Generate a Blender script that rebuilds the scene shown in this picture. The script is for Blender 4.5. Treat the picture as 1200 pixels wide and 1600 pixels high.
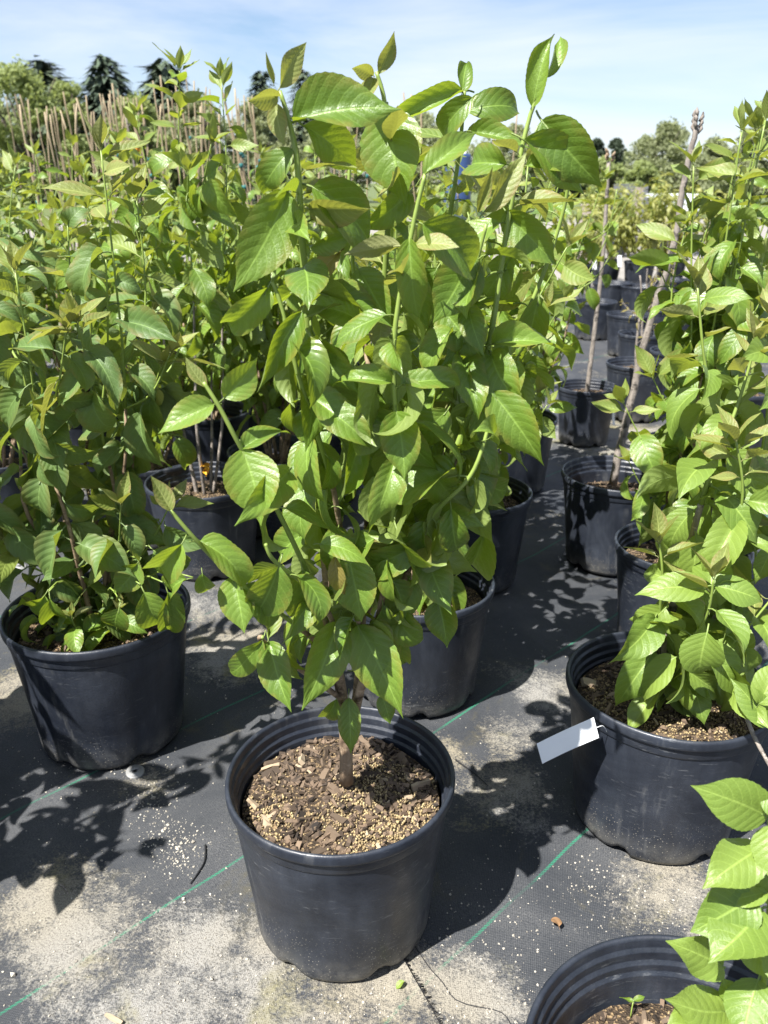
import bpy, bmesh, math, random
import numpy as np
from mathutils import Vector, Matrix, Quaternion, noise as mnoise

for _o in list(bpy.data.objects):
    bpy.data.objects.remove(_o)
SC = bpy.context.scene
COL = SC.collection

# ------------------------------------------------------------------ camera
FPX, CAM_H, HORIZON = 1300.0, 1.15, 285.0
PITCH = math.atan((800 - HORIZON) / FPX)
cam_data = bpy.data.cameras.new('camera')
cam_data.lens = 36.0 * FPX / 1600.0
cam_data.sensor_width = 36.0
cam_data.clip_start = 0.02
cam_data.clip_end = 4000
cam_data.dof.use_dof = True
cam_data.dof.focus_distance = 1.22
cam_data.dof.aperture_fstop = 8.0
cam = bpy.data.objects.new('camera', cam_data)
COL.objects.link(cam)
cam.location = (0, 0, CAM_H)
cam.rotation_euler = (math.pi / 2 - PITCH, 0, 0)
SC.camera = cam

# ------------------------------------------------------------------ world, sun, exposure
SUN_EL = math.radians(57)
SUN_H = Vector((-0.70, -0.71, 0)).normalized()          # horizontal direction towards the sun
TO_SUN = Vector((SUN_H.x * math.cos(SUN_EL), SUN_H.y * math.cos(SUN_EL), math.sin(SUN_EL)))
world = bpy.data.worlds.new('World')
SC.world = world
world.use_nodes = True
wn, wl = world.node_tree.nodes, world.node_tree.links
wn.clear()
w_out = wn.new('ShaderNodeOutputWorld')
w_bg = wn.new('ShaderNodeBackground')
w_bg.inputs['Strength'].default_value = 0.054
sky = wn.new('ShaderNodeTexSky')
sky.sky_type = 'NISHITA'
sky.sun_disc = False
sky.sun_elevation = SUN_EL
sky.sun_rotation = math.atan2(SUN_H.x, SUN_H.y)
sky.air_density = 1.0
sky.dust_density = 0.3
sky.ozone_density = 5.0
w_tc = wn.new('ShaderNodeTexCoord')
w_map = wn.new('ShaderNodeMapping')
w_map.inputs['Scale'].default_value = (1.2, 1.2, 7.0)
w_map.inputs['Rotation'].default_value = (0.10, 0.16, 0.4)
w_noise = wn.new('ShaderNodeTexNoise')
w_noise.inputs['Scale'].default_value = 1.7
w_noise.inputs['Detail'].default_value = 7
w_noise.inputs['Roughness'].default_value = 0.55
w_noise.inputs['Distortion'].default_value = 0.5
w_ramp = wn.new('ShaderNodeMapRange')
w_ramp.inputs['From Min'].default_value = 0.30
w_ramp.inputs['From Max'].default_value = 0.72
w_ramp.inputs['To Max'].default_value = 0.72
w_mix = wn.new('ShaderNodeMix')
w_mix.data_type = 'RGBA'
w_mix.inputs[7].default_value = (7.4, 7.6, 8.7, 1)
wl.new(w_tc.outputs['Generated'], w_map.inputs['Vector'])
wl.new(w_map.outputs['Vector'], w_noise.inputs['Vector'])
wl.new(w_noise.outputs['Fac'], w_ramp.inputs['Value'])
wl.new(w_ramp.outputs['Result'], w_mix.inputs[0])
wl.new(sky.outputs['Color'], w_mix.inputs[6])
wl.new(w_mix.outputs[2], w_bg.inputs['Color'])
wl.new(w_bg.outputs['Background'], w_out.inputs['Surface'])

sun_data = bpy.data.lights.new('sun', 'SUN')
sun_data.energy = 5.0
sun_data.angle = math.radians(0.53)
sun_data.color = (1.0, 0.97, 0.925)
sun = bpy.data.objects.new('sun', sun_data)
COL.objects.link(sun)
sun.rotation_euler = TO_SUN.to_track_quat('Z', 'Y').to_euler()

vs = SC.view_settings
vs.view_transform = 'Standard'
vs.look = 'None'
vs.exposure = 1.48
vs.gamma = 1.0
vs.use_curve_mapping = False

# ------------------------------------------------------------------ measuring helpers (photo pixel -> place in the yard)
SP, CP = math.sin(PITCH), math.cos(PITCH)
def ray(u, v):
    a, b = (u - 600) / FPX, (800 - v) / FPX
    return Vector((a, CP + b * SP, -SP + b * CP))
def at_z(u, v, z=0.0):
    d = ray(u, v)
    return Vector((0, 0, CAM_H)) + d * ((z - CAM_H) / d.z)
def at_y(u, v, y):
    d = ray(u, v)
    return Vector((0, 0, CAM_H)) + d * (y / d.y)
def to_px(p):
    q = Vector(p) - Vector((0, 0, CAM_H))
    zf = q.y * CP - q.z * SP
    up = q.y * SP + q.z * CP
    return 600 + FPX * q.x / zf, 800 - FPX * up / zf, zf
def in_poly(u, v, poly):
    c = False
    j = len(poly) - 1
    for i in range(len(poly)):
        (xi, yi), (xj, yj) = poly[i], poly[j]
        if (yi > v) != (yj > v) and u < (xj - xi) * (v - yi) / (yj - yi) + xi:
            c = not c
        j = i
    return c

# ------------------------------------------------------------------ materials
class NT:
    def __init__(self, name):
        self.m = bpy.data.materials.new(name)
        self.m.use_nodes = True
        self.t = self.m.node_tree
        self.n, self.l = self.t.nodes, self.t.links
        self.b = self.n['Principled BSDF']
        self.out = self.n['Material Output']
    def new(self, kind, **kw):
        nd = self.n.new('ShaderNode' + kind)
        for k, v in kw.items():
            setattr(nd, k, v)
        return nd
    def link(self, a, b):
        self.l.new(a, b)
    def math(self, op, a, b=None, c=None, clamp=False):
        nd = self.new('Math', operation=op, use_clamp=clamp)
        for i, x in enumerate((a, b, c)):
            if x is None:
                continue
            if isinstance(x, (int, float)):
                nd.inputs[i].default_value = x
            else:
                self.link(x, nd.inputs[i])
        return nd.outputs[0]
    def mix(self, f, a, b, blend='MIX'):
        nd = self.new('Mix', data_type='RGBA', blend_type=blend)
        for i, x in ((0, f), (6, a), (7, b)):
            if isinstance(x, (int, float)):
                nd.inputs[i].default_value = x
            elif isinstance(x, tuple):
                nd.inputs[i].default_value = x if len(x) == 4 else x + (1,)
            else:
                self.link(x, nd.inputs[i])
        return nd.outputs[2]
    def noise(self, scale, detail=4, rough=0.55, vec=None, dist=0.0):
        nd = self.new('TexNoise')
        nd.inputs['Scale'].default_value = scale
        nd.inputs['Detail'].default_value = detail
        nd.inputs['Roughness'].default_value = rough
        nd.inputs['Distortion'].default_value = dist
        if vec is not None:
            self.link(vec, nd.inputs['Vector'])
        return nd.outputs['Fac']
    def ramp(self, x, a, b, lo=0.0, hi=1.0, smooth=False):
        nd = self.new('MapRange')
        if smooth:
            nd.interpolation_type = 'SMOOTHSTEP'
        nd.inputs['From Min'].default_value = a
        nd.inputs['From Max'].default_value = b
        nd.inputs['To Min'].default_value = lo
        nd.inputs['To Max'].default_value = hi
        self.link(x, nd.inputs['Value'])
        return nd.outputs['Result']
    def objco(self):
        return self.new('TexCoord').outputs['Object']
    def bump(self, h, strength, dist):
        nd = self.new('Bump')
        nd.inputs['Strength'].default_value = strength
        nd.inputs['Distance'].default_value = dist
        self.link(h, nd.inputs['Height'])
        self.link(nd.outputs['Normal'], self.b.inputs['Normal'])
        return nd.outputs['Normal']
    def set(self, color=None, rough=None, spec=None):
        if color is not None:
            if isinstance(color, tuple):
                self.b.inputs['Base Color'].default_value = color if len(color) == 4 else color + (1,)
            else:
                self.link(color, self.b.inputs['Base Color'])
        if rough is not None:
            if isinstance(rough, (int, float)):
                self.b.inputs['Roughness'].default_value = rough
            else:
                self.link(rough, self.b.inputs['Roughness'])
        if spec is not None:
            self.b.inputs['Specular IOR Level'].default_value = spec

def plain(name, color, rough=0.7, spec=0.4, var=0.25, scale=30):
    m = NT(name)
    f = m.noise(scale, 5, vec=m.objco())
    c = m.mix(f, tuple(x * (1 - var) for x in color), tuple(min(1, x * (1 + var)) for x in color))
    m.set(c, rough, spec)
    return m.m

def leaf_material(name, dark, light, trans, back, rough=0.38, spec=0.5, veins=0.5, tint=None, tfac=0.29):
    """blade: uv.x across (midrib at .5), uv.y along"""
    m = NT(name)
    uv = m.new('TexCoord').outputs['UV']
    sep = m.new('SeparateXYZ')
    m.link(uv, sep.inputs[0])
    s = m.math('ABSOLUTE', m.math('MULTIPLY', m.math('SUBTRACT', sep.outputs[0], 0.5), 2.0))
    t = sep.outputs[1]
    rnd = m.new('ObjectInfo').outputs['Random']
    # lateral veins arching towards the tip
    k = m.math('SUBTRACT', t, m.math('MULTIPLY', m.math('POWER', s, 1.25), 0.24))
    ph = m.math('FRACT', m.math('MULTIPLY', k, 8.5))
    tri = m.math('ABSOLUTE', m.math('SUBTRACT', ph, 0.5))          # 0 at vein .. .5 between
    vein = m.ramp(tri, 0.015, 0.075, 1, 0, True)
    mid = m.ramp(s, 0.015, 0.07, 1, 0, True)
    allv = m.math('MAXIMUM', m.math('MULTIPLY', vein, 0.55), mid)
    oc = m.objco()
    n1 = m.noise(4.0, 4, vec=oc)
    f = m.math('ADD', m.math('MULTIPLY', rnd, 0.7), m.math('MULTIPLY', n1, 0.45), clamp=True)
    base = m.mix(f, dark, light)
    if tint is not None:
        edge = m.math('MULTIPLY', m.ramp(s, 0.45, 1.0, 0, 1, True), m.ramp(m.noise(6, 3, vec=oc), 0.40, 0.62))
        base = m.mix(m.math('MULTIPLY', edge, 0.7), base, tint)
    blot = m.ramp(m.noise(14, 3, vec=oc), 0.68, 0.76)
    base = m.mix(m.math('MULTIPLY', blot, 0.22), base, (0.11, 0.10, 0.02))
    base = m.mix(m.math('MULTIPLY', allv, veins), base, tuple(min(1, x * 1.7 + 0.02) for x in light))
    geo = m.new('NewGeometry')
    col = m.mix(geo.outputs['Backfacing'], base, m.mix(m.math('MULTIPLY', allv, 0.6), back, tuple(min(1, x * 1.5) for x in back)))
    m.set(col, m.ramp(m.noise(25, 2, vec=oc), 0.3, 0.7, rough - 0.06, rough + 0.12), spec)
    h = m.math('ADD', m.math('MULTIPLY', m.math('POWER', tri, 0.7), 1.0), m.math('MULTIPLY', m.noise(38, 3, vec=oc), 0.9))
    h = m.math('SUBTRACT', h, m.math('MULTIPLY', mid, 0.6))
    nrm = m.bump(h, 0.16, 0.012)
    tr = m.new('BsdfTranslucent')
    tc = m.mix(m.math('MULTIPLY', allv, 0.35), m.mix(rnd, tuple(x * 0.8 for x in trans), trans), tuple(x * 0.55 for x in trans))
    m.link(tc, tr.inputs['Color'])
    m.link(nrm, tr.inputs['Normal'])
    mx = m.new('MixShader')
    mx.inputs[0].default_value = tfac
    m.link(m.b.outputs[0], mx.inputs[1])
    m.link(tr.outputs[0], mx.inputs[2])
    m.link(mx.outputs[0], m.out.inputs['Surface'])
    return m.m

M = {}
M['leaf'] = leaf_material('leaf_green', (0.064, 0.124, 0.014), (0.150, 0.236, 0.034), (0.45, 0.58, 0.032), (0.17, 0.225, 0.06), rough=0.37, spec=0.5, tint=(0.19, 0.17, 0.03))
M['leaf_dull'] = leaf_material('leaf_dull', (0.055, 0.108, 0.028), (0.120, 0.190, 0.050), (0.38, 0.47, 0.045), (0.13, 0.18, 0.07),
                               rough=0.5, spec=0.42, tint=(0.17, 0.13, 0.035))
M['leaf_pale'] = leaf_material('leaf_pale', (0.105, 0.180, 0.028), (0.185, 0.26, 0.046), (0.50, 0.60, 0.05), (0.19, 0.26, 0.07), rough=0.42)
M['leaf_young'] = leaf_material('leaf_young', (0.125, 0.165, 0.035), (0.21, 0.235, 0.065), (0.50, 0.52, 0.07), (0.22, 0.23, 0.09),
                                rough=0.5, veins=0.75, tint=(0.22, 0.14, 0.055))
M['leaf_fresh'] = leaf_material('leaf_fresh', (0.095, 0.155, 0.025), (0.19, 0.235, 0.05), (0.48, 0.54, 0.05), (0.20, 0.24, 0.07), rough=0.48, tint=(0.2, 0.16, 0.05))
M['leaf_bronze'] = leaf_material('leaf_bronze', (0.16, 0.125, 0.03), (0.23, 0.20, 0.05), (0.50, 0.40, 0.05), (0.2, 0.17, 0.06), rough=0.48)
M['leaf_lime'] = leaf_material('leaf_lime', (0.15, 0.165, 0.035), (0.25, 0.25, 0.07), (0.54, 0.55, 0.05), (0.22, 0.25, 0.06), rough=0.5)
M['shoot'] = plain('shoot_green', (0.20, 0.27, 0.055), 0.42, 0.5, 0.3, 40)
def bark_material(name, a, b):
    m = NT(name)
    oc = m.objco()
    mp = m.new('Mapping')
    mp.inputs['Scale'].default_value = (1, 1, 0.35)
    m.link(oc, mp.inputs[0])
    f = m.noise(90, 6, 0.65, mp.outputs[0])
    c = m.mix(m.ramp(f, 0.3, 0.7), a, b)
    ring = m.noise(35, 3, 0.6, oc)
    c = m.mix(m.ramp(ring, 0.54, 0.64), c, tuple(x * 0.45 for x in a))
    mp3 = m.new('Mapping')
    mp3.inputs['Scale'].default_value = (1, 1, 4)
    m.link(oc, mp3.inputs[0])
    c = m.mix(m.math('MULTIPLY', m.ramp(m.noise(60, 3, 0.6, mp3.outputs[0]), 0.60, 0.66), 0.6), c, tuple(min(1, x * 1.35) for x in b))
    m.set(c, 0.8, 0.3)
    m.bump(f, 0.6, 0.004)
    return m.m
M['bark'] = bark_material('bark_brown', (0.16, 0.105, 0.065), (0.34, 0.255, 0.17))
M['bark_grey'] = bark_material('bark_grey', (0.12, 0.105, 0.09), (0.29, 0.25, 0.215))
M['tree_bark'] = plain('tree_bark', (0.09, 0.075, 0.06), 0.9, 0.2)

def pot_material():
    m = NT('black_plastic')
    oc = m.new('NewGeometry').outputs['Position']
    sep = m.new('SeparateXYZ')
    m.link(oc, sep.inputs[0])
    z = sep.outputs[2]
    dust = m.noise(5.5, 6, 0.65, oc, 0.8)
    mp = m.new('Mapping')
    mp.inputs['Scale'].default_value = (1, 1, 0.13)
    m.link(oc, mp.inputs[0])
    streak = m.noise(38, 4, 0.6, mp.outputs[0])
    film = m.math('MULTIPLY', m.ramp(dust, 0.36, 0.68), m.ramp(streak, 0.3, 0.7, 0.35, 1))
    c = m.mix(film, (0.0085, 0.0110, 0.0175), (0.040, 0.047, 0.062))
    vor = m.new('TexVoronoi')
    vor.inputs['Scale'].default_value = 190
    m.link(oc, vor.inputs['Vector'])
    low = m.ramp(z, 0.0, 0.19, 1.0, 0.16)
    spk = m.math('MULTIPLY', m.ramp(vor.outputs['Distance'], 0.10, 0.22, 1, 0),
                 m.ramp(m.math('MULTIPLY', m.noise(9, 4, 0.6, oc), low), 0.26, 0.42))
    c = m.mix(m.math('MULTIPLY', spk, 0.75), c, (0.36, 0.33, 0.27))
    splash = m.math('MULTIPLY', m.ramp(z, 0.0, 0.07, 1, 0, True), m.ramp(m.noise(26, 5, 0.65, oc), 0.35, 0.62))
    c = m.mix(m.math('MULTIPLY', splash, 0.55), c, (0.19, 0.18, 0.155))
    mp2 = m.new('Mapping')
    mp2.inputs['Scale'].default_value = (1, 1, 6)
    mp2.inputs['Rotation'].default_value = (0.5, 0.3, 0)
    m.link(oc, mp2.inputs[0])
    scuff = m.math('MULTIPLY', m.ramp(m.noise(30, 5, 0.7, mp2.outputs[0]), 0.58, 0.66), m.ramp(m.noise(5, 3, 0.6, oc), 0.5, 0.6))
    c = m.mix(m.math('MULTIPLY', scuff, 0.5), c, (0.16, 0.165, 0.17))
    drip = m.math('MULTIPLY', m.ramp(streak, 0.56, 0.64), m.ramp(m.noise(6, 4, 0.6, oc), 0.48, 0.62))
    c = m.mix(m.math('MULTIPLY', drip, 0.35), c, (0.14, 0.14, 0.135))
    m.set(c, m.ramp(m.noise(18, 4, 0.6, oc), 0.3, 0.7, 0.32, 0.58), 0.5)
    m.bump(m.math('ADD', m.noise(240, 2, 0.5, oc), m.math('MULTIPLY', streak, 0.6)), 0.12, 0.003)
    return m.m
M['pot'] = pot_material()

def soil_material():
    m = NT('potting_soil')
    oc = m.objco()
    v = m.new('TexVoronoi')
    v.inputs['Scale'].default_value = 300
    m.link(oc, v.inputs['Vector'])
    c = m.mix(m.noise(50, 6, 0.7, oc), (0.016, 0.012, 0.009), (0.075, 0.054, 0.036))
    sepc = m.new('SeparateColor')
    m.link(v.outputs['Color'], sepc.inputs[0])
    c = m.mix(m.ramp(sepc.outputs[0], 0.72, 0.82), c, (0.22, 0.155, 0.085))
    m.set(c, 0.95, 0.2)
    m.bump(v.outputs['Distance'], 0.8, 0.004)
    return m.m
M['soil'] = soil_material()
def random_tone(name, a, b, rough=0.85, scale=60):
    m = NT(name)
    rnd = m.new('ObjectInfo').outputs['Random']
    f = m.math('ADD', m.math('MULTIPLY', rnd, 0.8), m.math('MULTIPLY', m.noise(scale, 4, vec=m.objco()), 0.3), clamp=True)
    m.set(m.mix(f, a, b), rough, 0.25)
    return m.m
M['chip'] = random_tone('bark_chip', (0.018, 0.013, 0.010), (0.20, 0.145, 0.098))
M['chip_pale'] = random_tone('wood_chip', (0.25, 0.19, 0.125), (0.36, 0.285, 0.195))
def grain_material(name, a, b, scale=330):
    m = NT(name)
    v = m.new('TexVoronoi')
    v.inputs['Scale'].default_value = scale
    m.link(m.objco(), v.inputs['Vector'])
    sepc = m.new('SeparateColor')
    m.link(v.outputs['Color'], sepc.inputs[0])
    m.set(m.mix(sepc.outputs[0], a, b), 0.8, 0.3)
    return m.m
M['grain'] = grain_material('tan_granules', (0.13, 0.09, 0.045), (0.42, 0.33, 0.175))
M['mulch'] = grain_material('mulch_bits', (0.012, 0.009, 0.007), (0.15, 0.105, 0.07), 110)
M['pebble'] = grain_material('pale_grit', (0.20, 0.18, 0.15), (0.50, 0.46, 0.38), 120)
M['bamboo'] = random_tone('bamboo', (0.19, 0.145, 0.085), (0.36, 0.285, 0.18), 0.6, 20)
M['teal'] = plain('teal_tie', (0.02, 0.13, 0.12), 0.6)
M['orange'] = plain('orange_flag', (0.62, 0.26, 0.02), 0.6)
M['yellow_petal'] = plain('dying_leaf', (0.66, 0.33, 0.02), 0.6)
M['white_plastic'] = plain('white_plastic', (0.84, 0.85, 0.85), 0.45, 0.5, 0.04)
M['washer'] = plain('dull_zinc', (0.20, 0.20, 0.195), 0.45, 0.6, 0.25, 80)
M['black_wire'] = plain('black_tube', (0.012, 0.012, 0.013), 0.5)
M['thread'] = plain('black_thread', (0.018, 0.018, 0.02), 0.8)
M['green_thread'] = plain('green_thread', (0.02, 0.28, 0.13), 0.6)
M['dead_leaf'] = plain('dead_leaf', (0.20, 0.115, 0.055), 0.8)
M['needles'] = random_tone('conifer_needles', (0.055, 0.080, 0.052), (0.095, 0.120, 0.070), 0.8, 2)
def crown_material(name, a, b, tr):
    m = NT(name)
    oc = m.objco()
    c = m.mix(m.noise(1.2, 5, 0.7, oc), a, b)
    m.set(c, 0.7, 0.3)
    t = m.new('BsdfTranslucent')
    t.inputs['Color'].default_value = tr + (1,)
    mx = m.new('MixShader')
    mx.inputs[0].default_value = 0.3
    m.link(m.b.outputs[0], mx.inputs[1])
    m.link(t.outputs[0], mx.inputs[2])
    m.link(mx.outputs[0], m.out.inputs['Surface'])
    return m.m
M['crown_light'] = crown_material('crown_light', (0.17, 0.21, 0.08), (0.26, 0.30, 0.12), (0.45, 0.52, 0.15))
M['crown_mid'] = crown_material('crown_mid', (0.16, 0.185, 0.095), (0.24, 0.26, 0.14), (0.40, 0.44, 0.18))
M['crown_dark'] = crown_material('crown_dark', (0.035, 0.055, 0.035), (0.065, 0.085, 0.05), (0.07, 0.10, 0.04))
M['grey_tray'] = plain('grey_tray', (0.13, 0.135, 0.145), 0.6, 0.4, 0.3, 4)
M['pale_tray'] = plain('weathered_wood', (0.33, 0.28, 0.24), 0.8, 0.3, 0.3, 4)
M['white_sheet'] = plain('white_sheet', (0.66, 0.70, 0.72), 0.5, 0.4, 0.15, 3)
M['blue_paint'] = plain('blue_plastic', (0.03, 0.06, 0.15), 0.4, 0.5, 0.2, 3)

# ------------------------------------------------------------------ ground cloth material (stripe threads, sand drifts)
STRIPE0, STRIPE_D = 0.866, 0.586            # y - x of the first green thread and the step to the next
def ground_material():
    m = NT('weed_cloth')
    pos = m.new('NewGeometry').outputs['Position']
    sep = m.new('SeparateXYZ')
    m.link(pos, sep.inputs[0])
    X, Y = sep.outputs[0], sep.outputs[1]
    wob = m.math('MULTIPLY', m.math('SUBTRACT', m.noise(2.2, 2, 0.5, pos), 0.5), 0.05)
    q = m.math('ADD', m.math('SUBTRACT', Y, X), wob)
    r = m.math('ADD', X, Y)
    # weave
    wa = m.math('SINE', m.math('MULTIPLY', q, 2 * math.pi / 0.0052))
    wb = m.math('SINE', m.math('MULTIPLY', r, 2 * math.pi / 0.0075))
    weave = m.math('MULTIPLY', m.math('ADD', m.math('MULTIPLY', wa, wb), 1.0), 0.5)
    near = m.ramp(Y, 2.2, 3.6, 1, 0)
    weave = m.math('ADD', m.math('MULTIPLY', m.math('SUBTRACT', weave, 0.5), near), 0.5)
    dustn = m.noise(2.6, 6, 0.62, pos, 0.6)
    fine = m.noise(420, 2, 0.6, pos)
    c = m.mix(weave, (0.011, 0.0135, 0.0175), (0.035, 0.039, 0.046))
    dust = m.math('MULTIPLY', m.ramp(dustn, 0.32, 0.68), m.ramp(fine, 0.25, 0.72))
    c = m.mix(m.math('MULTIPLY', dust, 0.7), c, (0.14, 0.139, 0.137))
    # green thread woven into the cloth
    d = m.math('SUBTRACT', q, STRIPE0)
    fr = m.math('SUBTRACT', m.math('FRACT', m.math('ADD', m.math('DIVIDE', d, STRIPE_D), 0.5)), 0.5)
    ds = m.math('MULTIPLY', m.math('ABSOLUTE', fr), STRIPE_D)
    dash = m.math('SINE', m.math('ADD', m.math('MULTIPLY', r, 2 * math.pi / 0.011), m.math('MULTIPLY', d, 900)))
    line = m.math('MULTIPLY', m.ramp(ds, 0.0030, 0.0046, 1, 0), m.ramp(dash, -0.75, 0.1, 0.25, 1))
    wear = m.ramp(m.noise(3.4, 4, 0.6, pos), 0.36, 0.56)
    c = m.mix(m.math('MULTIPLY', line, m.math('ADD', m.math('MULTIPLY', wear, 0.72), 0.10)), c, (0.018, 0.19, 0.105))
    # sand drifts
    blobs = [(130, 1480, .15), (300, 1470, .12), (470, 1565, .22), (250, 1590, .16), (380, 1010, .22), (455, 1480, .12), (800, 1140, .13), (765, 1240, .17),
             (730, 1545, .13), (1060, 1365, .12), (860, 1075, .14), (30, 1090, .22), (620, 1530, .12), (980, 690, .45), (60, 1400, .10), (230, 1225, .08),
             (1100, 700, .5), (830, 1290, .07), (700, 1180, .10), (370, 930, .22), (210, 1180, .06), (1150, 1500, .09), (20, 800, .35), (760, 870, .10)]
    tot = None
    for (u, v, rad) in blobs:
        p = at_z(u, v)
        vm = m.new('VectorMath', operation='DISTANCE')
        m.link(pos, vm.inputs[0])
        vm.inputs[1].default_value = (p.x, p.y, 0)
        b = m.ramp(vm.outputs['Value'], rad * 0.15, rad * 1.25, 0.52, 0.0, True)
        tot = b if tot is None else m.math('MAXIMUM', tot, b)
    big = m.noise(3.1, 7, 0.66, pos, 0.5)
    farsand = m.ramp(Y, 1.9, 3.5, 0.0, 0.16)
    lvl = m.math('ADD', m.math('ADD', tot, farsand), m.math('MULTIPLY', m.math('SUBTRACT', big, 0.5), 1.9))
    grain = m.noise(190, 3, 0.7, pos)
    grain2 = m.noise(48, 4, 0.7, pos)
    speck = m.math('ADD', m.math('MULTIPLY', m.math('SUBTRACT', grain, 0.5), 0.95), m.math('MULTIPLY', m.math('SUBTRACT', grain2, 0.5), 0.75))
    sand = m.ramp(m.math('ADD', lvl, speck), 0.24, 0.56)
    hue = m.ramp(m.noise(1.9, 3, 0.5, pos), 0.42, 0.62)
    sc = m.mix(hue, (0.245, 0.236, 0.215), (0.245, 0.215, 0.155))
    sc = m.mix(m.ramp(fine, 0.32, 0.5, 1, 0), sc, (0.10, 0.09, 0.075))
    moss = m.math('MULTIPLY', m.ramp(m.noise(4.5, 6, 0.65, pos, 0.4), 0.54, 0.66), 0.75)
    sc = m.mix(moss, sc, (0.15, 0.135, 0.045))
    stain = m.math('MULTIPLY', m.ramp(m.noise(3.7, 7, 0.7, pos, 1.2), 0.56, 0.64), m.ramp(grain2, 0.35, 0.55))
    c = m.mix(m.math('MULTIPLY', stain, 0.5), c, (0.085, 0.075, 0.045))
    c = m.mix(m.math('MULTIPLY', sand, 0.92), c, sc)
    # beyond the cloth: gravel yard, then rough grass
    yard = m.ramp(Y, 9.5, 10.5)
    c = m.mix(yard, c, m.mix(m.noise(1.5, 6, 0.7, pos), (0.17, 0.155, 0.135), (0.30, 0.28, 0.25)))
    c = m.mix(m.ramp(m.math('ADD', Y, m.math('MULTIPLY', m.noise(0.4, 3, 0.5, pos), 12)), 34, 38), c,
              m.mix(m.noise(0.9, 6, 0.7, pos), (0.06, 0.09, 0.025), (0.13, 0.15, 0.05)))
    m.set(c, m.ramp(sand, 0, 1, 0.62, 0.95), 0.3)
    h = m.math('ADD', m.math('MULTIPLY', weave, 0.35), m.math('MULTIPLY', m.math('MULTIPLY', sand, m.math('ADD', grain, 0.6)), 1.3))
    m.bump(h, 0.5, 0.004)
    return m.m
M['ground'] = ground_material()

# ------------------------------------------------------------------ mesh helpers
def new_mesh(name, verts, faces, mat, smooth=True, uvs=None):
    me = bpy.data.meshes.new(name)
    me.from_pydata([tuple(v) for v in verts], [], faces)
    me.update()
    for mt in (mat if isinstance(mat, (list, tuple)) else [mat]):
        me.materials.append(mt)
    if smooth:
        me.polygons.foreach_set('use_smooth', [True] * len(me.polygons))
    if uvs is not None:
        lay = me.uv_layers.new(name='uv')
        li = np.zeros(len(me.loops), dtype=np.int32)
        me.loops.foreach_get('vertex_index', li)
        lay.data.foreach_set('uv', np.asarray(uvs, dtype=np.float32)[li].ravel())
    return me
def link(name, me, parent=None, loc=(0, 0, 0)):
    o = bpy.data.objects.new(name, me)
    COL.objects.link(o)
    o.location = loc
    if parent is not None:
        o.parent = parent
    return o
def tag(o, label=None, cat=None, group=None, kind=None):
    if label: o['label'] = label
    if cat: o['category'] = cat
    if group: o['group'] = group
    if kind: o['kind'] = kind
    return o
def thing(name, label, cat, loc, group=None, rotz=0.0):
    o = bpy.data.objects.new(name, None)
    o.empty_display_size = 0.05
    COL.objects.link(o)
    o.location = loc
    o.rotation_euler = (0, 0, rotz)
    return tag(o, label, cat, group)

class MB:
    """collects shapes for one mesh"""
    def __init__(self):
        self.v, self.f = [], []
    def add(self, vs_, fs_):
        k = len(self.v)
        self.v.extend(vs_)
        self.f.extend([tuple(i + k for i in f) for f in fs_])
    def box(self, c, s, rot=None):
        c = Vector(c)
        vs_ = []
        for x in (-.5, .5):
            for y in (-.5, .5):
                for z in (-.5, .5):
                    p = Vector((x * s[0], y * s[1], z * s[2]))
                    if rot is not None:
                        p = rot @ p
                    vs_.append(c + p)
        self.add(vs_, [(0, 1, 3, 2), (4, 6, 7, 5), (0, 4, 5, 1), (2, 3, 7, 6), (0, 2, 6, 4), (1, 5, 7, 3)])
    def tube(self, pts, rads, n=7, cap=True):
        pts = [Vector(p) for p in pts]
        k = len(pts)
        vs_, fs_ = [], []
        a = None
        for i, p in enumerate(pts):
            d = (pts[min(i + 1, k - 1)] - pts[max(i - 1, 0)])
            d = d.normalized() if d.length > 1e-9 else Vector((0, 0, 1))
            if a is None:
                a = d.orthogonal().normalized()
            a = (a - d * a.dot(d))
            a = a.normalized() if a.length > 1e-6 else d.orthogonal().normalized()
            b = d.cross(a)
            r = rads[i] if hasattr(rads, '__len__') else rads
            for j in range(n):
                t = 2 * math.pi * j / n
                vs_.append(p + a * (math.cos(t) * r) + b * (math.sin(t) * r))
        for i in range(k - 1):
            for j in range(n):
                fs_.append((i * n + j, i * n + (j + 1) % n, (i + 1) * n + (j + 1) % n, (i + 1) * n + j))
        if cap:
            fs_.append(tuple(range(n - 1, -1, -1)))
            fs_.append(tuple(range((k - 1) * n, k * n)))
        self.add(vs_, fs_)
    def lathe(self, prof, n=64, c=(0, 0, 0), close=False):
        vs_, fs_ = [], []
        for (r, z) in prof:
            for j in range(n):
                t = 2 * math.pi * j / n
                vs_.append(Vector((c[0] + r * math.cos(t), c[1] + r * math.sin(t), c[2] + z)))
        m_ = len(prof)
        for i in range(m_ - 1):
            for j in range(n):
                fs_.append((i * n + j, i * n + (j + 1) % n, (i + 1) * n + (j + 1) % n, (i + 1) * n + j))
        if close:
            fs_.append(tuple(range(n - 1, -1, -1)))
            fs_.append(tuple(range((m_ - 1) * n, m_ * n)))
        self.add(vs_, fs_)
    def mesh(self, name, mat, smooth=True):
        return new_mesh(name, self.v, self.f, mat, smooth)
    def build(self, name, mat, parent=None, loc=(0, 0, 0), smooth=True):
        return link(name, self.mesh(name, mat, smooth), parent, loc)

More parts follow.
